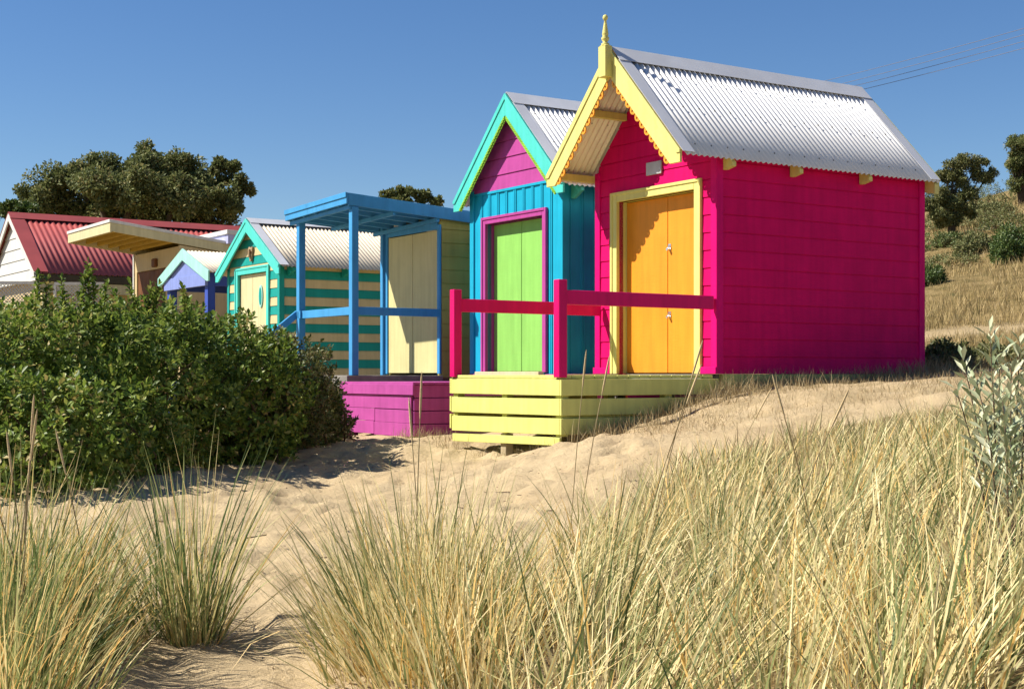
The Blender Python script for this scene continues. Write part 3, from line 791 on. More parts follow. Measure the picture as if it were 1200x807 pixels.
b = MB(); slab2(b, xa, xb, ya, ya+.04, .06, .27); slab2(b, xb-.04, xb, ya+.041, yb, .06, .25); slab2(b, xa, xa+.04, ya+.041, yb, .06, .27); b.build('fascia', M['cream'], ro, bevel=.004)
b = MB(); slab2(b, xa-.02, xb+.02, ya-.02, ya+.05, -.01, .058); slab2(b, xb-.05, xb+.02, ya+.051, yb, -.01, .058); slab2(b, xa-.02, xb-.051, ya+.051, yb, -.01, .018); b.build('roof_edge', M['white'], ro, bevel=.004)
b = MB()
for i in range(6): slab2(b, xa+.05, xb-.05, ya+.15+.27*i, ya+.2+.27*i, .121, .22)
b.build('rafter', M['ochre'], ro)

# low flat hut peeping out behind it
lf = thing('beach_hut', 'pale lilac beach hut of which only the white edged roof shows beside the striped hut', 'beach hut', P(258, 438, 33.5), RZ, 'beach huts in the row')
b = MB(); b.box(-1.0, 1.0, 0, 2.6, -1.2, 2.95); b.build('wall', M['lilac'], lf)
b = MB(); b.hexa([(-1.1, -.25, 3.0), (1.1, -.25, 3.0), (1.1, 2.7, 2.9), (-1.1, 2.7, 2.9)], [(-1.1, -.25, 3.22), (1.1, -.25, 3.22), (1.1, 2.7, 3.12), (-1.1, 2.7, 3.12)]); ro = b.build('roof', M['lilac'], lf, bevel=.004)
b = MB(); b.hexa([(-1.14, -.29, 3.221), (1.14, -.29, 3.221), (1.14, 2.7, 3.121), (-1.14, 2.7, 3.121)], [(-1.14, -.29, 3.32), (1.14, -.29, 3.32), (1.14, 2.7, 3.22), (-1.14, 2.7, 3.22)]); b.build('roof_edge', M['white'], ro, bevel=.004)

# ------------------------------------------------------------------ red roofed boathouse
rc_ = Vector((-12.85, 38.0, 0)) + U*2.75
rd_ = thing('boathouse', 'long boathouse with a red corrugated roof and white boarded gable behind the huts', 'boathouse', rc_, RZ)
Z6 = 4.60; T6 = .67; H6 = 2.75; L6 = 11.0
b = MB()
for sg in (1, -1): corr_slope(b, sg, Z6-.03, T6, H6, .0, L6, pitch=.16, amp=.017, n=6)
ro = b.build('roof', M['redroof'], rd_, smooth=True, solid=.004)
b = MB()
for sg in (1, -1):
    e = .3
    b.add([(0, -.05, Z6+.03), (sg*e, -.05, Z6+.03-T6*e), (sg*e, L6, Z6+.03-T6*e), (0, L6, Z6+.03)], [(0, 1, 2, 3)])
b.build('ridge_cap', M['redroof'], ro, solid=.01)
b = MB()
for sg in (1, -1):
    b.add([(sg*.25, -.06, Z6+.012-T6*.25), (sg*.25, .33, Z6+.012-T6*.25), (sg*H6, .33, Z6+.012-T6*H6), (sg*H6, -.06, Z6+.012-T6*H6)], [(0, 1, 2, 3)])
b.build('rake_flashing', M['redroof'], ro, solid=.01)
for sg in (1, -1):
    b = MB(); b.prism_y(barge_poly(sg, Z6-.02, T6, H6-.02, .16, .15), -.05, -.01); b.build('barge_board', M['white'], rd_)
hw6 = 2.45
b = MB(); lap_wall(b, lambda x, z, d: (x, -d+.12, z), lambda z: ((-hw6, hw6) if z < Z6-.1-T6*hw6 else (-(Z6-.1-z)/T6, (Z6-.1-z)/T6)), 2.55, Z6-.12, .33, out=.03)
b.prism_y([(-hw6, 2.55), (hw6, 2.55), (hw6, Z6-.12-T6*hw6), (0, Z6-.12), (-hw6, Z6-.12-T6*hw6)], .14, .25)
b.build('gable_panel', M['white'], rd_)
b = MB(); b.box(-hw6, hw6, .3, L6-.3, -1.2, 2.54); b.prism_y([(-hw6, 2.541), (hw6, 2.541), (hw6, Z6-.15-T6*hw6), (0, Z6-.15), (-hw6, Z6-.15-T6*hw6)], .26, L6-.3)
b.build('wall', M['sandwall'], rd_)
b = MB(); b.box(H6-.12, H6+.06, .02, L6, Z6-T6*H6-.26, Z6-T6*H6-.06); b.box(-H6-.06, -H6+.12, .02, L6, Z6-T6*H6-.26, Z6-T6*H6-.06); b.build('gutter', M['gutter'], ro)
b = MB(); b.box(H6-.16, H6+.02, .02, L6, 2.20, 2.48); b.build('eave_beam', M['cream'], rd_)
for y in (.2, 3.4, 6.6):
    b = MB(); b.box(H6-.14, H6, y, y+.14, -1.3, 2.199); b.build('eave_post', M['cream'], rd_)

# lattice fence in front of it
def lattice(px0, px1, y0p, Y, label):
    x0, _, _ = P(px0, 438, Y); x1, _, _ = P(px1, 438, Y); zt_ = (438-y0p)/F*Y
    t_ = thing('lattice_fence', label, 'fence', ((x0+x1)/2, Y, 0), 0, 'white lattice fences by the boathouse')
    h0 = -.8; w_ = (x1-x0)/2
    l_ = MB(); s_ = .085; H_ = zt_-h0
    for sg in (1, -1):
        c = -w_-H_
        while c < w_+H_:
            # line x = c + sg*(z-h0)
            za = h0 if -w_ <= c <= w_ else (h0+(-w_-c)*sg if (c < -w_) == (sg > 0) else h0+(w_-c)*sg)
            pts = []
            lo, hi = h0, zt_
            if sg > 0:
                lo = max(lo, h0+(-w_-c)); hi = min(hi, h0+(w_-c))
            else:
                lo = max(lo, h0+(c-w_)); hi = min(hi, h0+(c+w_))
            if hi-lo > .03:
                xa_, xb_ = c+sg*(lo-h0), c+sg*(hi-h0); yy = .006*sg
                l_.hexa([(xa_-.012, yy-.005, lo), (xa_+.012, yy-.005, lo), (xa_+.012, yy+.005, lo), (xa_-.012, yy+.005, lo)],
                        [(xb_-.012, yy-.005, hi), (xb_+.012, yy-.005, hi), (xb_+.012, yy+.005, hi), (xb_-.012, yy+.005, hi)])
            c += s_
    l_.build('lattice_panel', M['white'], t_)
    f_ = MB(); f_.box(-w_-.04, w_+.04, -.03, .03, zt_, zt_+.07); f_.box(-w_-.06, -w_, -.03, .03, h0-.5, zt_-.001); f_.box(w_, w_+.06, -.03, .03, h0-.5, zt_-.001)
    f_.build('frame', M['white'], t_)
lattice(-14, 44, 333, 34.0, 'white lattice fence under the white gable at the far left')
lattice(66, 120, 334, 34.0, 'white lattice fence in front of the cream boathouse wall')

# ------------------------------------------------------------------ foliage helpers
def leaf_quads(pos, dirs, nrm, ln, wd, fold=.25):
    """folded pointed leaves: base at pos, along dirs, width along dirs x nrm"""
    side = np.cross(dirs, nrm); side /= np.linalg.norm(side, axis=1, keepdims=True)+1e-9
    up = np.cross(side, dirs)
    ln = ln[:, None]; wd = wd[:, None]
    mid = pos+dirs*ln*.58
    a = mid+side*wd*.5+up*wd*fold; b_ = mid-side*wd*.5+up*wd*fold; tip = pos+dirs*ln
    V = np.stack([pos, a, tip, b_], 1).reshape(-1, 3)
    n = len(pos); i = np.arange(n)*4
    Fq = np.concatenate([np.stack([i, i+1, i+2], 1), np.stack([i, i+2, i+3], 1)])
    return V, Fq

def unit(a): return a/(np.linalg.norm(a, axis=1, keepdims=True)+1e-9)

def rosettes(cent, out, per, ln, wd, r):
    n = len(cent)
    out = unit(out)
    ref = np.where(np.abs(out[:, 2:3]) < .9, np.array([[0, 0, 1.0]]), np.array([[1.0, 0, 0]]))
    e1 = unit(np.cross(out, ref)); e2 = np.cross(out, e1)
    ang = (np.arange(per)[None, :]*2.4 + r.random((n, 1))*6.28); lift = np.linspace(-.25, 1.1, per)[None, :]+r.normal(0, .2, (n, per))
    rad = e1[:, None, :]*np.cos(ang)[..., None]+e2[:, None, :]*np.sin(ang)[..., None]
    d = rad*np.cos(lift)[..., None]+out[:, None, :]*np.sin(lift)[..., None]
    p = cent[:, None, :]+out[:, None, :]*(np.linspace(-.06, .02, per)[None, :, None])
    d = unit(d.reshape(-1, 3)); p = p.reshape(-1, 3)
    nr = unit(np.repeat(out, per, 0)*1.0 - d*0.0 + r.normal(0, .25, d.shape))
    s = r.uniform(.7, 1.25, len(d))
    return leaf_quads(p, d, nr, ln*s, wd*s)

def join(parts):
    Vs = []; Fs = []; k = 0
    for V, Fq in parts:
        Vs.append(V); Fs.append(Fq+k); k += len(V)
    return np.concatenate(Vs), np.concatenate(Fs)

def sph(n, r):
    v = r.normal(0, 1, (n, 3)); return unit(v)

M['bush_leaf'] = leafmat('glossy_leaf', [(0, (.045, .085, .014)), (.3, (.09, .145, .022)), (.7, (.17, .235, .038)), (.93, (.27, .31, .06)), (1, (.30, .24, .08))], .48, .28, .35, k=1.12)
M['bush_dry'] = leafmat('dull_leaf', [(0, (.045, .065, .016)), (.4, (.09, .115, .026)), (.8, (.16, .165, .05)), (1, (.22, .16, .08))], .5, .4, .2)
M['tree_leaf'] = leafmat('dark_leaf', [(0, (.06, .08, .026)), (.5, (.125, .145, .05)), (.9, (.20, .21, .08)), (1, (.27, .23, .10))], .6, .15, .3, k=1.15)
M['tree_green'] = leafmat('green_leaf', [(0, (.04, .08, .016)), (.6, (.09, .14, .03)), (1, (.15, .19, .05))], .5, .4, .2)
M['scrub_leaf'] = leafmat('scrub_leaf', [(0, (.07, .09, .028)), (.5, (.15, .165, .055)), (1, (.26, .24, .10))], .6, .3, .2)
M['silver_leaf'] = leafmat('silver_leaf', [(0, (.20, .25, .13)), (.5, (.36, .39, .23)), (1, (.56, .56, .38))], .45, .5, .2)

def in_lumps_outer(p, lumps, skip):
    """keep points not buried deep inside another lump"""
    keep = np.ones(len(p), bool)
    for i, (c, rad) in enumerate(lumps):
        if i == skip: continue
        q = ((p-np.array(c))/np.array(rad)); keep &= (q*q).sum(1) > .72
    return keep

def bush(name, label, lumps, nros, per, ln, wd, mat, seed, twigs=60, sprigs=(), group=None):
    r = np.random.default_rng(seed)
    c0 = np.mean([c for c, _ in lumps], 0)
    base = (c0[0], c0[1], float(zg(c0[0], c0[1])))
    root = thing(name, label, 'shrub', base, 0, group)
    B = np.array(base); parts = []
    tot = sum(rad[0]*rad[2]+rad[1]*rad[2]+rad[0]*rad[1] for _, rad in lumps)
    for i, (c, rad) in enumerate(lumps):
        n = int(nros*(rad[0]*rad[2]+rad[1]*rad[2]+rad[0]*rad[1])/tot)
        d = sph(n, r)
        u = 1-np.abs(r.normal(0, .13, n)); 
        wob = 1+.13*np.sin(d[:, 0]*7+i)*np.sin(d[:, 2]*6+2*i)+.10*np.sin(d[:, 1]*11+i*3)+.06*np.sin(d[:, 0]*23+i)*np.sin(d[:, 2]*19+i)*np.sin(d[:, 1]*21)
        p = np.array(c)+d*np.array(rad)*(u*wob)[:, None]
        g = zg(p[:, 0], p[:, 1])
        k = (p[:, 2] > g+.02) & in_lumps_outer(p, lumps, i)
        p = p[k]; d = d[k]
        out = d/np.array(rad)+np.array([0, 0, .7])+r.normal(0, .35, d.shape)
        parts.append(rosettes(p-B, out, per, ln, wd, r))
        # sparse interior
        n2 = n//4; d2 = sph(n2, r); p2 = np.array(c)+d2*np.array(rad)*(r.uniform(.3, .85, n2)**.5)[:, None]
        p2 = p2[p2[:, 2] > zg(p2[:, 0], p2[:, 1])+.02]
        parts.append(rosettes(p2-B, r.normal(0, 1, p2.shape)+[0, 0, .5], per, ln, wd, r))
    tw = MB()
    for (px, py, Y, h) in sprigs:
        x, y, z = P(px, py, Y); 
        n = int(h/.028); t = np.linspace(0, 1, n); lx, ly = r.normal(0, .07, 2)
        pp = np.stack([x+lx*(t-1)*h*2, y+ly*(t-1)*h, z-h*(1-t)], 1)
        parts.append(rosettes(pp-B, np.tile([lx, ly, 1.0], (n, 1))+r.normal(0, .15, (n, 3)), 6, ln*.95, wd, r))
        tw.tube([tuple(pp[0]-B-np.array([0, 0, .25])), tuple(pp[-1]-B)], [.008, .003], 5)
    V, Fq = join(parts)
    mesh_np('foliage', V, [Fq], mat, root)
    hub = np.array([c0[0], c0[1], float(zg(c0[0], c0[1]))-.12])
    for k in range(twigs):
        c, rad = lumps[r.integers(len(lumps))]
        d = sph(1, r)[0]; d[2] = abs(d[2])*.9+.1
        e = np.array(c)+d*np.array(rad)*.97
        gx, gy = c[0]+r.normal(0, rad[0]*.35), c[1]+r.normal(0, rad[1]*.35); s0 = np.array([gx, gy, float(zg(gx, gy))-.05])
        mid = (s0+e)/2+r.normal(0, .1, 3)
        tw.tube([tuple(hub-B), tuple(s0-B), tuple(mid-B), tuple(e-B)], [.018, .016, .011, .004], 5)
    tw.build('stem', M['twig'], root)
    return root

def lump(px, topy, Y, rx, ry, zb=None):
    x = (px-600)/F*Y; zt_ = (438-topy)/F*Y
    zb = float(zg(x, Y))-.25 if zb is None else zb
    return ((x, Y, (zt_+zb)/2), (rx, ry, (zt_-zb)/2))

main = [lump(10, 358, 12.6, 1.0, 1.1), lump(-60, 357, 13.5, 1.2, 1.3), lump(90, 352, 13.2, .95, 1.2), lump(170, 357, 13.6, .85, 1.2), lump(240, 364, 14.4, .85, 1.2), lump(292, 388, 14.4, .6, .9),
        lump(40, 440, 11.5, .8, .7), lump(110, 425, 12.3, .7, .7), lump(150, 353, 15.5, 1.3, 1.0), lump(0, 354, 15.5, 1.3, 1.0)]
bush('coastal_shrub', 'big glossy green shrub filling the left edge in front of the huts', main, 12500, 9, .068, .036, M['bush_leaf'], 3, 90,
     sprigs=[(45, 322, 12.8, .35), (55, 330, 12.8, .3), (72, 328, 13, .3), (104, 310, 13, .5), (98, 325, 13, .4), (110, 332, 13, .3), (125, 333, 13.2, .35), (152, 334, 13.4, .35), (175, 338, 13.4, .3), (185, 335, 13.4, .3), (213, 336, 13.8, .35)])
low = [lump(330, 392, 15.6, .62, .9), lump(360, 440, 16.2, .46, .8), lump(386, 480, 16.6, .26, .6), lump(300, 410, 15.2, .7, .8), lump(275, 432, 14.7, .55, .6)]
bush('coastal_shrub', 'lower browner shrub with bare twigs sloping down to the purple deck', low, 4600, 9, .055, .026, M['bush_dry'], 5, 130)

# ------------------------------------------------------------------ trees
def tree(name, label, base, clumps, nleaf, ln, wd, mat, seed, trunk_r=.2, group=None, cat='tree'):
    r = np.random.default_rng(seed)
    root = thing(name, label, cat, base, 0, group); B = np.array(base); parts = []
    tot = sum(c[3]**2 for c in clumps)
    for (x, y, z, rad) in clumps:
        n = int(nleaf*rad**2/tot)
        nsub = max(6, int(13*rad))
        sc_ = sph(nsub, r)*rad*.62*r.uniform(.35, 1.5, (nsub, 1)); sc_[:, 2] *= .85
        w = r.integers(nsub, size=n); d = sph(n, r)
        p = np.array([x, y, z])+sc_[w]+d*(rad*r.uniform(.22, .46, nsub)[w])[:, None]*(r.uniform(.2, 1.6, n)**.5)[:, None]*np.array([1, 1, .8])
        dd = unit(d*.6+r.normal(0, .8, d.shape)+[0, 0, .1]); nr = unit(r.normal(0, .6, d.shape)+d+[0, 0, .6])
        s = r.uniform(.6, 1.3, n)
        parts.append(leaf_quads(p-B, dd, nr, ln*s, wd*s))
    V, Fq = join(parts); mesh_np('crown', V, [Fq], mat, root)
    t_ = MB()
    for (x, y, z, rad) in clumps:
        e = np.array([x, y, z])-B; m1 = e*np.array([.12, .12, .45])+r.normal(0, .08*trunk_r/.2, 3); m2 = e*np.array([.65, .65, .75])+r.normal(0, .12*trunk_r/.2, 3)
        t_.tube([(0, 0, -.3), tuple(m1), tuple(m2), tuple(e+np.array([0, 0, rad*.3]))], [trunk_r, trunk_r*.65, trunk_r*.35, trunk_r*.1], 7)
    t_.build('trunk', M['bark'], root, smooth=True)
    return root

def CL(px, py, Y, rpx): x, y, z = P(px, py, Y); return (x, y, z, rpx/F*Y)
def gp(px, Y): x = (px-600)/F*Y; return (x, Y, float(zg(x, Y)))
Yt = 58
big = [CL(60, 222, Yt, 30), CL(45, 232, Yt-1, 24), CL(85, 205, Yt, 30), CL(110, 222, Yt-2, 34), CL(125, 203, Yt, 28), CL(150, 196, Yt, 26), CL(175, 190, Yt, 25), CL(172, 182, Yt+1, 16), CL(160, 225, Yt-2, 36), CL(205, 200, Yt, 30), CL(228, 205, Yt, 26), CL(210, 230, Yt-2, 36), CL(245, 222, Yt, 28), CL(255, 240, Yt-1, 26), CL(80, 245, Yt, 34), CL(130, 250, Yt, 36), CL(190, 255, Yt, 36), CL(240, 258, Yt, 30)]
tree('coastal_tree', 'broad dark evergreen tree rising behind the red roofed boathouse', gp(150, Yt), big, 60000, .17, .085, M['tree_leaf'], 21, .45)
side = [CL(258, 192, Yt, 12), CL(272, 197, Yt, 11), CL(264, 210, Yt, 9), CL(285, 215, Yt, 13), CL(278, 228, Yt, 10), CL(290, 222, Yt, 9), CL(268, 248, Yt, 12), CL(276, 240, Yt, 9), CL(252, 200, Yt, 9), CL(250, 232, Yt, 12)]
tree('coastal_tree', 'thin open tree with sky between its boughs at the right of the broad dark tree', gp(236, Yt), side, 9000, .16, .08, M['tree_leaf'], 22, .16)
lefts = [CL(28, 242, 52, 12), CL(18, 246, 52, 12), CL(38, 247, 52, 11), CL(5, 248, 52, 12), CL(30, 256, 52, 14)]
tree('coastal_tree', 'small bright green tree top showing over the left end of the red roof', gp(25, 52), lefts, 7000, .13, .07, M['tree_green'], 23, .15)
mids = [CL(455, 231, 62, 9), CL(468, 228, 62, 8), CL(480, 226, 62, 9), CL(495, 232, 62, 9), CL(510, 237, 62, 7), CL(448, 238, 62, 9), CL(475, 240, 62, 14), CL(497, 243, 62, 10)]
tree('coastal_tree', 'small tree top peeping over the blue porch roof', gp(478, 62), mids, 6000, .18, .09, M['tree_leaf'], 24, .2)
Yh = 37
h1 = [CL(1118, 195, Yh, 12), CL(1128, 188, Yh, 10), CL(1108, 208, Yh, 14), CL(1125, 210, Yh, 14), CL(1140, 200, Yh, 11), CL(1147, 190, Yh, 9), CL(1150, 208, Yh, 11), CL(1162, 203, Yh, 7), CL(1100, 228, Yh, 15), CL(1115, 232, Yh, 16), CL(1135, 228, Yh, 13), CL(1098, 250, Yh, 14), CL(1112, 258, Yh, 15), CL(1090, 240, Yh, 12), CL(1132, 248, Yh, 11)]
h1 = [(a, b_, c, d_*1.12) for a, b_, c, d_ in h1]
tree('hillside_tree', 'grey green tea tree on the slope just right of the pink hut', gp(1115, Yh), h1, 34000, .08, .024, M['scrub_leaf'], 25, .06)
h2 = [CL(1186, 172, 43, 10), CL(1192, 188, 43, 13), CL(1184, 196, 43, 9), CL(1200, 170, 43, 13), CL(1205, 200, 43, 15), CL(1190, 212, 43, 10), CL(1215, 180, 43, 14)]
h2 = [(a, b_, c, d_*1.25) for a, b_, c, d_ in h2]
tree('hillside_tree', 'dark tree on the crest of the slope cut by the right edge', gp(1198, 43), h2, 14000, .09, .034, M['tree_leaf'], 26, .1)

def low_shrub(label, px, py, Y, rpx, hpx, n, mat, seed, ln=.07, wd=.03, name='hillside_shrub'):
    x, y, z = P(px, py, Y); s = Y/F
    lumps = [((x, y, z), (rpx*s, rpx*s*.9, hpx*s)), ((x-rpx*s*.5, y-.2, z-hpx*s*.3), (rpx*s*.7, rpx*s*.7, hpx*s*.8)), ((x+rpx*s*.5, y+.1, z-hpx*s*.2), (rpx*s*.7, rpx*s*.7, hpx*s*.8))]
    bush(name, label, lumps, n, 7, ln, wd, mat, seed, 14, group='shrubs on the slope')
low_shrub('rounded dark green shrub on the slope at the right edge', 1184, 290, 31, 22, 26, 1300, M['tree_green'], 31)
low_shrub('yellow green bushy shrub halfway up the slope', 1140, 289, 33, 20, 15, 800, M['scrub_leaf'], 32)
low_shrub('small green shrub against the edge of the pink wall on the slope', 1092, 326, 29, 14, 14, 500, M['tree_green'], 33)
low_shrub('dark scrub along the crest of the slope under the edge tree', 1160, 246, 41, 28, 9, 700, M['scrub_leaf'], 34)
low_shrub('dark green creeping shrub at the foot of the pink hut back corner', 1108, 420, 18.8, 30, 20, 1500, M['bush_dry'], 35, .05, .024)
low_shrub('green creeping shrub spreading right below the sandy track', 1165, 418, 19.5, 32, 14, 900, M['scrub_leaf'], 36, .05, .022)
low_shrub('faded olive shrub lying on the slope below the tea tree', 1112, 283, 35, 16, 11, 500, M['scrub_leaf'], 37)

def sit_shrub(label, px, Y, w_, h_, n, mat, seed, ln=.06, wd=.026):
    x, y, z = gp(px, Y)
    lumps = [((x, y, z+h_*.2), (w_, w_*.9, h_*.8)), ((x-w_*.6, y+.1, z+h_*.05), (w_*.7, w_*.7, h_*.7)), ((x+w_*.5, y-.15, z+h_*.1), (w_*.7, w_*.7, h_*.75))]
    bush('hillside_shrub', label, lumps, n, 7, ln, wd, mat, seed, 10, group='shrubs on the slope')
sit_shrub('dark scrub on the skyline of the slope nearest the tea tree', 1148, 44, 1.0, .55, 600, M['scrub_leaf'], 61)
sit_shrub('low dark scrub on the skyline at the right edge', 1180, 46, 1.2, .6, 700, M['tree_leaf'], 62)
sit_shrub('brownish low shrub below the skyline at the right edge', 1176, 38, .8, .35, 420, M['scrub_leaf'], 63)
sit_shrub('small olive tuft beside the rounded dark green shrub', 1152, 34, .55, .3, 300, M['bush_dry'], 64)
sit_shrub('low dark scrub at the foot of the tea tree', 1098, 35, .7, .5, 450, M['tree_green'], 66)

sit_shrub('sprawling mixed scrub on the upper slope between the tea tree and the edge tree', 1138, 39.5, 1.1, .42, 800, M['scrub_leaf'], 71)
sit_shrub('straggly olive scrub above the rounded dark green shrub', 1190, 35.5, .8, .4, 600, M['bush_dry'], 72)
sit_shrub('pale straggly scrub left of the yellow green bushy shrub', 1117, 32, .6, .26, 420, M['scrub_leaf'], 73)

# silver shrub at the right
r = np.random.default_rng(77)
Ys = 6.2
sx, sy, sz = gp(1178, Ys)
sv = thing('silver_shrub', 'silvery grey leaved dune shrub standing among the grass at the right edge', 'shrub', (sx, sy, sz))
parts = []; tw = MB(); B = np.array([sx, sy, sz])
for (px, py, Y, bx, n) in [(1160, 388, 6.2, 1172, 46), (1128, 420, 6.1, 1165, 40), (1145, 448, 6.0, 1172, 30), (1185, 430, 6.3, 1185, 40), (1195, 400, 6.4, 1190, 44), (1120, 455, 6.2, 1165, 26), (1175, 470, 5.9, 1180, 40), (1205, 440, 6.1, 1195, 40), (1150, 490, 6.0, 1175, 24), (1190, 500, 5.9, 1188, 40), (1172, 412, 6.4, 1176, 38), (1160, 520, 5.8, 1180, 26), (1215, 420, 6.3, 1200, 40)]:
    e = np.array(P(px, py, Y)); s0 = np.array(P(bx, 438, Y)); s0[2] = float(zg(s0[0], s0[1]))
    t = np.linspace(.38, 1, n)[:, None]; ctrl = (s0+e)/2+np.array([(s0[0]-e[0])*.25, r.normal(0, .04), .05])
    pp = (1-t)**2*s0+2*t*(1-t)*ctrl+t*t*e
    tan_ = unit(np.gradient(pp, axis=0))
    ang = np.arange(n)*2.4+r.random()*6; 
    e1 = unit(np.cross(tan_, np.tile([[0.3, 1, .1]], (n, 1)))); e2 = np.cross(tan_, e1)
    d = unit((e1*np.cos(ang)[:, None]+e2*np.sin(ang)[:, None])*.8+tan_*.75+r.normal(0, .12, (n, 3)))
    parts.append(leaf_quads(pp-B, d, unit(tan_+r.normal(0, .3, (n, 3))), r.uniform(.065, .11, n), r.uniform(.018, .028, n)))
    tt = np.linspace(0, 1, 8)[:, None]; q = (1-tt)**2*s0+2*tt*(1-tt)*ctrl+tt*tt*e-B
    tw.tube([tuple(a) for a in q], list(np.linspace(.007, .002, 8)), 5)
V, Fq = join(parts); mesh_np('foliage', V, [Fq], M['silver_leaf'], sv); tw.build('stem', M['twig'], sv)

# ------------------------------------------------------------------ grasses
def blades(base, az, lean, h, w, curve, r, seg=5):
    """tapered ribbons: base (n,3); az lean direction; lean start angle; curve extra bending"""
    n = len(base); t = np.linspace(0, 1, seg+1)
    ang = lean[:, None]+curve[:, None]*t[None, :]**1.4
    step = (h/seg)[:, None]
    dx = np.sin(ang); dz = np.cos(ang)
    rr = np.concatenate([np.zeros((n, 1)), np.cumsum(dx[:, :-1]*step, 1)], 1)
    zz_ = np.concatenate([np.zeros((n, 1)), np.cumsum(dz[:, :-1]*step, 1)], 1)
    ca_, sa_ = np.cos(az)[:, None], np.sin(az)[:, None]
    cx = base[:, 0:1]+rr*ca_; cy = base[:, 1:2]+rr*sa_; cz = base[:, 2:3]+zz_
    fa = r.uniform(0, math.pi, n)
    wx = np.cos(fa)[:, None]*(w[:, None]*.5*(1-t[None, :]**2*.92)); wy = np.sin(fa)[:, None]*(w[:, None]*.5*(1-t[None, :]**2*.92))
    A = np.stack([cx-wx, cy-wy, cz], -1); Bv = np.stack([cx+wx, cy+wy, cz], -1)
    V = np.stack([A, Bv], 2).reshape(-1, 3)
    k = (np.arange(n)*(2*(seg+1)))[:, None]+(np.arange(seg)*2)[None, :]; k = k.ravel()
    return V, np.stack([k, k+1, k+3, k+2], 1)

M['grass_green'] = leafmat('dune_grass_green', [(0, (.06, .105, .03)), (.35, (.17, .23, .07)), (.55, (.38, .40, .15)), (.78, (.78, .66, .32)), (1, (.82, .52, .17))], .5, .3, .35, k=.95)
M['grass_pale'] = leafmat('dune_grass_pale', [(0, (.09, .13, .042)), (.24, (.27, .30, .11)), (.42, (.60, .53, .24)), (.8, (.90, .77, .44)), (1, (.84, .55, .18))], .5, .3, .35, k=.97)
M['grass_dry'] = leafmat('dry_grass', [(0, (.28, .20, .09)), (.4, (.45, .35, .18)), (.8, (.58, .47, .27)), (1, (.40, .25, .10))], .7, .2, .2, k=.75)
M['hill_grass'] = leafmat('hill_grass', [(0, (.12, .11, .04)), (.25, (.30, .225, .09)), (.7, (.44, .325, .15)), (1, (.54, .42, .22))], .7, .2, .2)
M['seed'] = paint('seed_head', (.66, .50, .28, 1), .9, .2, .8)

def tussock_arrays(cx, cy, rad, n, hmean, r, wind=(.25, 0.0), spread=.35, green=True, w=.0088):
    a = r.uniform(0, 2*math.pi, n); q = np.sqrt(r.random(n))*rad
    x = cx+q*np.cos(a); y = cy+q*np.sin(a)
    base = np.stack([x, y, zg(x, y)-.03], 1)
    out = q/rad*spread
    vx = out*np.cos(a)+wind[0]+r.normal(0, .17, n); vy = out*np.sin(a)+wind[1]+r.normal(0, .17, n)
    az = np.arctan2(vy, vx); lean = np.hypot(vx, vy)
    h = hmean*r.uniform(.5, 1.15, n)*(1-.25*q/rad)
    return blades(base, az, lean*.9+np.abs(r.normal(0, .06, n)), h, w*r.uniform(.5, 1.5, n), lean*.45+r.exponential(.14, n)+(r.random(n) < .10)*r.uniform(.5, 1.6, n), r)

def seed_stalks(mb, pts, r):
    for (x, y, h, lx, ly, hl) in pts:
        z = float(zg(x, y)); P0 = Vector((x, y, z)); T1 = Vector((x+lx*h, y+ly*h, z+h)); mid = (P0+T1)/2+Vector((-lx*.12, -ly*.12, .02))
        path = [((1-t)**2)*P0+2*t*(1-t)*mid+t*t*T1 for t in [i/7 for i in range(8)]]
        mb.tube(path, [.0028]*7+[.002], 5)
        d = (path[-1]-path[-2]).normalized()
        mb.tube([path[-1]-d*.02, path[-1]+d*hl*.15, path[-1]+d*hl*.5, path[-1]+d*hl*.85, path[-1]+d*hl], [.003, .0055, .006, .0045, .0012], 7, 1)

def tussock(label, specs, mat, seed, group='grass tussocks in the sand', stalks=()):
    r = np.random.default_rng(seed)
    cx, cy = specs[0][0], specs[0][1]; z0 = float(zg(cx, cy))
    root = thing('grass_tussock', label, 'grass tussock', (cx, cy, z0), 0, group)
    V, Fq = join([tussock_arrays(*s[:5], r, **s[5]) for s in specs])
    mesh_np('blades', V-np.array([cx, cy, z0]), [Fq], mat, root)
    V2, F2 = join([tussock_arrays(s[0], s[1], s[2]*1.1, s[3]//3, s[4]*.45, r, spread=.8, wind=(.1, 0), w=.005) for s in specs])
    mesh_np('dead_blades', V2-np.array([cx, cy, z0]), [F2], M['grass_dry'], root)
    if stalks:
        m_ = MB(); seed_stalks(m_, stalks, r)
        m_.v = [(a-cx, b_-cy, c-z0) for a, b_, c in m_.v]
        m_.build('seed_head', [M['grass_dry'], M['seed']], root)
    return root
def gxy(px, Y): return ((px-600)/F*Y, Y)
x, y = gxy(228, 7.1)
tussock('lone upright green grass tussock standing in the sand left of the path', [(x, y, .14, 200, 1.24, dict(wind=(.02, 0), spread=.34)), (x-.2, y+.1, .13, 90, .95, dict(wind=(-.1, 0), spread=.35))], M['grass_green'], 41)
specs = []
rr_ = random.Random(4)
for px, Y, n, h in [(15, 6.2, 520, .95), (60, 6.5, 520, .80), (105, 6.9, 260, .66), (35, 7.1, 480, .95), (90, 7.4, 260, .74), (-30, 6.6, 480, .95), (0, 5.6, 460, .8), (40, 5.6, 460, .55)]:
    x, y = gxy(px, Y); specs.append((x, y, .24, int(n*.5), h*1.14, dict(wind=(.12, 0), spread=.33)))
sl = []
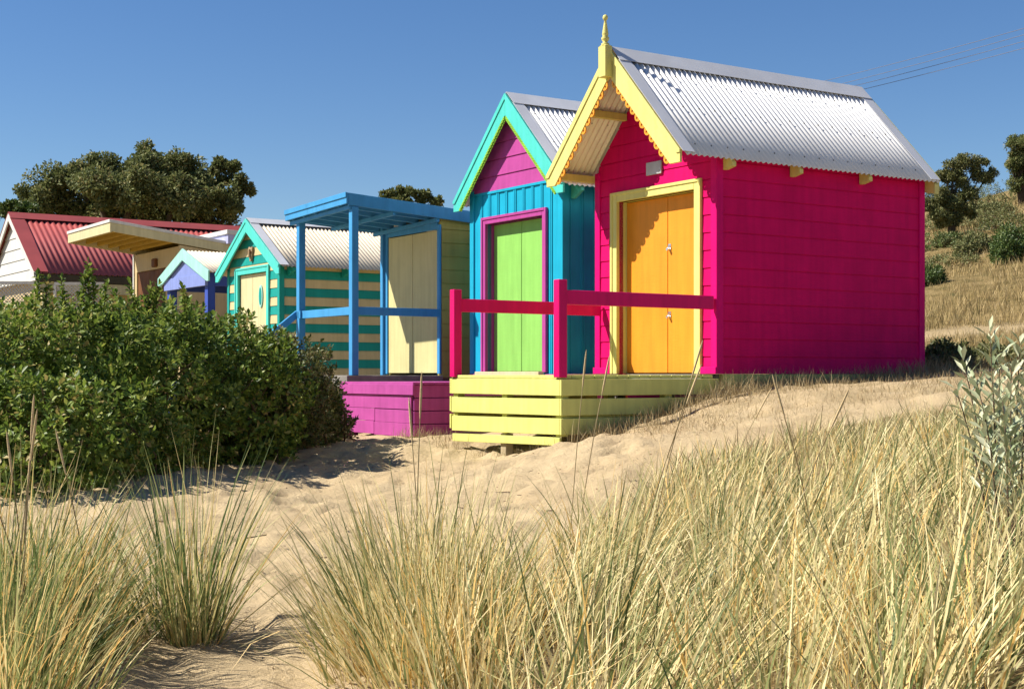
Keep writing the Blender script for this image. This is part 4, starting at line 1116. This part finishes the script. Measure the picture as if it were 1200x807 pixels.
for px, Y, h, lx, hl in [(8, 6.0, 1.05, .10, .2), (22, 6.2, 1.10, .05, .2), (38, 6.4, .92, -.10, .2), (60, 6.1, .95, -.30, .2), (118, 6.6, .93, -.18, .2), (20, 6.5, .85, .06, .18)]:
    x, y = gxy(px, Y); sl.append((x, y, h, lx, 0, hl))
tussock('thick mass of green and straw grass in the bottom left corner with brown seed heads', specs, M['grass_green'], 42, stalks=sl)
specs = []
for px, Y, n, h, wx in [(440, 6.6, 400, .90, -.20), (478, 6.4, 440, .95, -.05), (515, 6.8, 440, 1.0, .02), (545, 6.3, 400, .95, .05), (455, 7.1, 340, .85, -.25), (500, 5.8, 420, .80, -.08), (432, 6.2, 200, .72, -.22), (560, 5.7, 300, .75, .05)]:
    x, y = gxy(px, Y); specs.append((x, y, .2, int(n*.52), h*1.02, dict(wind=(wx, 0), spread=.36)))
sl = []
for px, Y, h, lx in [(484, 6.6, 1.12, .03), (497, 6.8, .98, -.06)]:
    x, y = gxy(px, Y); sl.append((x, y, h, lx, 0, .2))
tussock('pale grass tussock fanning out over the path in the bottom centre', specs, M['grass_pale'], 43, stalks=sl)

# the dune grass sheet at the right: nobody could count it
r = np.random.default_rng(51); pr_ = []
K = 0
while K < 255:
    Y = 3.7+7.5*r.random()**.85; X = r.uniform(-.3, .45*Y+.6)
    if dune_mask(np.array([X+.0]), np.array([Y]))[0] < r.uniform(.2, .8): continue
    if X/Y < (600-600)/F-.02 and Y > 7: continue
    hh = np.interp(Y, [3.7, 4.6, 6.5, 8, 9.5, 11.2], [.62, .76, .84, .68, .44, .24])*r.uniform(.75, 1.15)
    n = int(np.interp(Y, [4.6, 8, 12], [46, 48, 48]))
    pr_.append(tussock_arrays(X, Y, r.uniform(.12, .28), n, hh, r, wind=(r.normal(.20, .25), r.normal(0, .2)), spread=.4))
    K += 1
V, Fq = join(pr_)
o = mesh_np('dune_grass', V, [Fq], M['grass_pale']); tag(o, 'long pale dune grass covering the slope at the lower right', 'dune grass', kind='stuff')
pr_ = []
for K in range(260):
    Y = 3.8+7.6*r.random()**.7; X = r.uniform(-.2, .45*Y+.6)
    if dune_mask(np.array([X]), np.array([Y]))[0] < .4: continue
    pr_.append(tussock_arrays(X, Y, .35, 42, .36, r, wind=(r.normal(.15, .3), r.normal(0, .2)), spread=.9, w=.0055))
V, Fq = join(pr_); o = mesh_np('dead_grass', V, [Fq], M['grass_dry']); tag(o, 'dead straw matted under the long dune grass', 'dead grass', kind='stuff')
m_ = MB(); sl = []
for px, Y, h, lx in [(667, 8.2, 1.0, .08), (673, 7.9, 1.0, .16), (742, 7.4, .96, .30), (756, 7.6, 1.06, .24), (905, 6.6, .80, .35), (960, 6.8, .78, -.22), (845, 9, .6, .38)]:
    x, y = gxy(px, Y); sl.append((x, y, h, lx, 0, .2))
seed_stalks(m_, sl, r); o = m_.build('seed_stalks', [M['grass_dry'], M['seed']]); tag(o, 'tall straw stalks with seed heads rising out of the dune grass', 'seed stalks', kind='stuff')

# straw along the foot of the decks and the pink wall, and on the sand strip in front of it
def scatter(n, fx, hmin, hmax, w, spread):
    p = fx(n); az = r.uniform(0, 6.28, n)
    return blades(np.stack([p[:, 0], p[:, 1], zg(p[:, 0], p[:, 1])-.01], 1), az, r.uniform(0, spread, n), r.uniform(hmin, hmax, n), np.full(n, w), r.uniform(0, .9, n), r, 3)
def along(s0, b0, s1, b1, jit):
    def f(n):
        t = r.random(n); s = s0+(s1-s0)*t; b_ = b0+(b1-b0)*t
        q = np.array([list(SB(a, c))[:2] for a, c in zip(s, b_)]); return q+r.normal(0, jit, q.shape)
    return f
pr_ = [scatter(1300, along(-.14, -.1, -.16, 3.4, .06), .10, .30, .005, .7), scatter(700, along(-.12, -2.0, -.12, 0, .06), .08, .28, .005, .8), scatter(260, along(0.0, -2.2, 2.1, -2.15, .06), .05, .2, .005, .9), scatter(240, along(2.3, -1.9, 3.6, -1.85, .08), .05, .2, .005, .9)]
def strip(n):
    t = r.random(n); u_ = r.random(n)
    x = 1.2+t*6.0; y = 12.2+u_*2.6+t*1.2; return np.stack([x, y], 1)
pr_.append(scatter(6500, strip, .03, .13, .004, 1.1))
def under(n):
    t = r.random(n); u_ = r.random(n)**1.6
    p0 = np.array(SB(-.15, -1.9)[:2]); p1 = np.array(SB(-.15, 3.4)[:2]); q = np.array([.5, -.75])
    return p0+(p1-p0)*t[:, None]+q*u_[:, None]*.9
pr_.append(scatter(2600, under, .05, .24, .005, 1.0))
V, Fq = join(pr_); o = mesh_np('dry_grass', V, [Fq], M['grass_dry']); tag(o, 'short dry grass growing along the foot of the decks and pink wall', 'dry grass', kind='stuff')

# dry grass of the slope
def hillf(n):
    Y = 18+27*r.random(n)**1.1; X = Y*r.uniform(.22, .56, n); return np.stack([X, Y], 1)
p = hillf(68000); p = p[hill_mask(p[:, 0], p[:, 1]) > .45]; n = len(p)
V, Fq = blades(np.stack([p[:, 0], p[:, 1], zg(p[:, 0], p[:, 1])-.05], 1), r.uniform(0, 6.28, n), r.uniform(0, .6, n), r.uniform(.06, .22, n)*(.6+1.3*vnoise(p[:, 0]*1.7, p[:, 1]*1.7, 44)), np.interp(p[:, 1], [18, 45], [.008, .016]), r.uniform(0, .8, n), r, 3)
o = mesh_np('slope_grass', V, [Fq], M['hill_grass']); tag(o, 'tawny dry grass covering the slope behind the pink hut', 'slope grass', kind='stuff')

# litter on the sand
lv = []; n = 1300
x = r.uniform(-4.2, 2.5, n); y = r.uniform(6.5, 15.8, n)
z = zg(x, y)+.012; an = r.uniform(0, 6.28, n)
d = np.stack([np.cos(an), np.sin(an), r.normal(0, .2, n)], 1); s = r.uniform(.012, .04, n)
V, Fq = leaf_quads(np.stack([x, y, z], 1), unit(d), np.tile([[0, 0, 1.0]], (n, 1)), s, s*.45)
M['litter'] = leafmat('leaf_litter', [(0, (.05, .03, .02)), (.6, (.14, .08, .04)), (1, (.3, .2, .1))], .8, .2, .05)
o = mesh_np('leaf_litter', V, [Fq], M['litter']); tag(o, 'dark scraps of leaf scattered on the sand', 'leaf litter', kind='stuff')

tw = MB()
for k in range(46):
    x = R.uniform(-3.6, 1.6); y = R.uniform(6.3, 15.2); a = R.uniform(0, 3.14); l = R.uniform(.06, .24); b2 = R.uniform(-.5, .5)
    p1 = (x+math.cos(a)*l*.5, y+math.sin(a)*l*.5); p2 = (p1[0]+math.cos(a+b2)*l*.5, p1[1]+math.sin(a+b2)*l*.5)
    tw.tube([(q[0], q[1], float(zg(q[0], q[1]))+.014) for q in ((x, y), p1, p2)], [.005, .004, .002], 5)
tag(tw.build('twigs', M['twig']), 'dry twigs scattered over the sand path', 'twigs', kind='stuff')

# ------------------------------------------------------------------ power lines
def pole(label, px, Y, ztop):
    x, y, z = gp(px, Y)
    t_ = thing('power_pole', label, 'power pole', (x, y, z), .3, 'power poles on the slope')
    b = MB(); b.tube([(0, 0, -.5), (0, 0, ztop-z+.4)], [.17, .11], 10); b.build('pole', M['grey_wood'], t_)
    b = MB(); b.box(-1.1, 1.1, -.06, .06, ztop-z-.1, ztop-z+.05); b.build('cross_arm', M['grey_wood'], t_)
wires = [((969, 89), (1189, 28)), ((985, 93), (1189, 35.5)), ((997, 96), (1189, 43)), ((1016, 97.5), (1189, 51))]
for i, ((ax, ay), (bx, by)) in enumerate(wires):
    sl_ = (by-ay)/(bx-ax); Ya, Yb = 64, 34
    p0x, p1x = 860+i*6, 1600+i*4
    A = Vector(P(p0x, ay+sl_*(p0x-ax), Ya)); Bq = Vector(P(p1x, ay+sl_*(p1x-ax), Yb))
    pts = []
    for k in range(41):
        t = k/40; q = A.lerp(Bq, t); q.z -= .25*4*t*(1-t)-.0; pts.append(q)
    b = MB(); b.tube(pts, .0098, 5)
    o = b.build('power_line', M['wire']); lab = ['highest of the four black power lines crossing the sky above the pink hut', 'second from the top of the four power lines above the pink hut', 'second from the bottom of the four power lines above the pink hut', 'lowest of the four black power lines crossing the sky above the pink hut'][i]
    tag(o, lab, 'power line', 'power lines in the sky')

# ------------------------------------------------------------------ light, sky, camera
Ld = Vector((.712, .017, -.72)).normalized()
sun = bpy.data.lights.new('sun', 'SUN'); sun.energy = 5.0; sun.angle = math.radians(.5); sun.color = (1.0, .93, .82)
so = bpy.data.objects.new('sun', sun); COL.objects.link(so); so.rotation_euler = Ld.to_track_quat('-Z', 'Y').to_euler(); so.location = (-20, 0, 30)
w = bpy.data.worlds.new('World'); sc.world = w; w.use_nodes = True
t = w.node_tree; bg = t.nodes['Background']
sky = t.nodes.new('ShaderNodeTexSky'); sky.sky_type = 'NISHITA'; sky.sun_disc = False
el = math.asin(-Ld.z); sky.sun_elevation = el; sky.sun_rotation = math.atan2(-Ld.x, -Ld.y)
sky.air_density = 1.0; sky.dust_density = 0.0; sky.ozone_density = 4.0
hs = t.nodes.new('ShaderNodeHueSaturation'); hs.inputs['Saturation'].default_value = 1.2; hs.inputs['Hue'].default_value = .508; hs.inputs['Value'].default_value = 1.04
t.links.new(sky.outputs['Color'], hs.inputs['Color']); t.links.new(hs.outputs['Color'], bg.inputs['Color']); bg.inputs['Strength'].default_value = .056
cam = bpy.data.cameras.new('camera'); co = bpy.data.objects.new('camera', cam); COL.objects.link(co)
co.location = (0, 0, 0); co.rotation_euler = (math.pi/2, 0, 0)
cam.sensor_width = 36; cam.lens = F/1200*36; cam.shift_y = 34.5/1200; cam.clip_end = 2000; cam.clip_start = .05
sc.camera = co
vs = sc.view_settings; vs.view_transform = 'Standard'; vs.look = 'None'; vs.exposure = .95; vs.gamma = 1; vs.use_curve_mapping = False
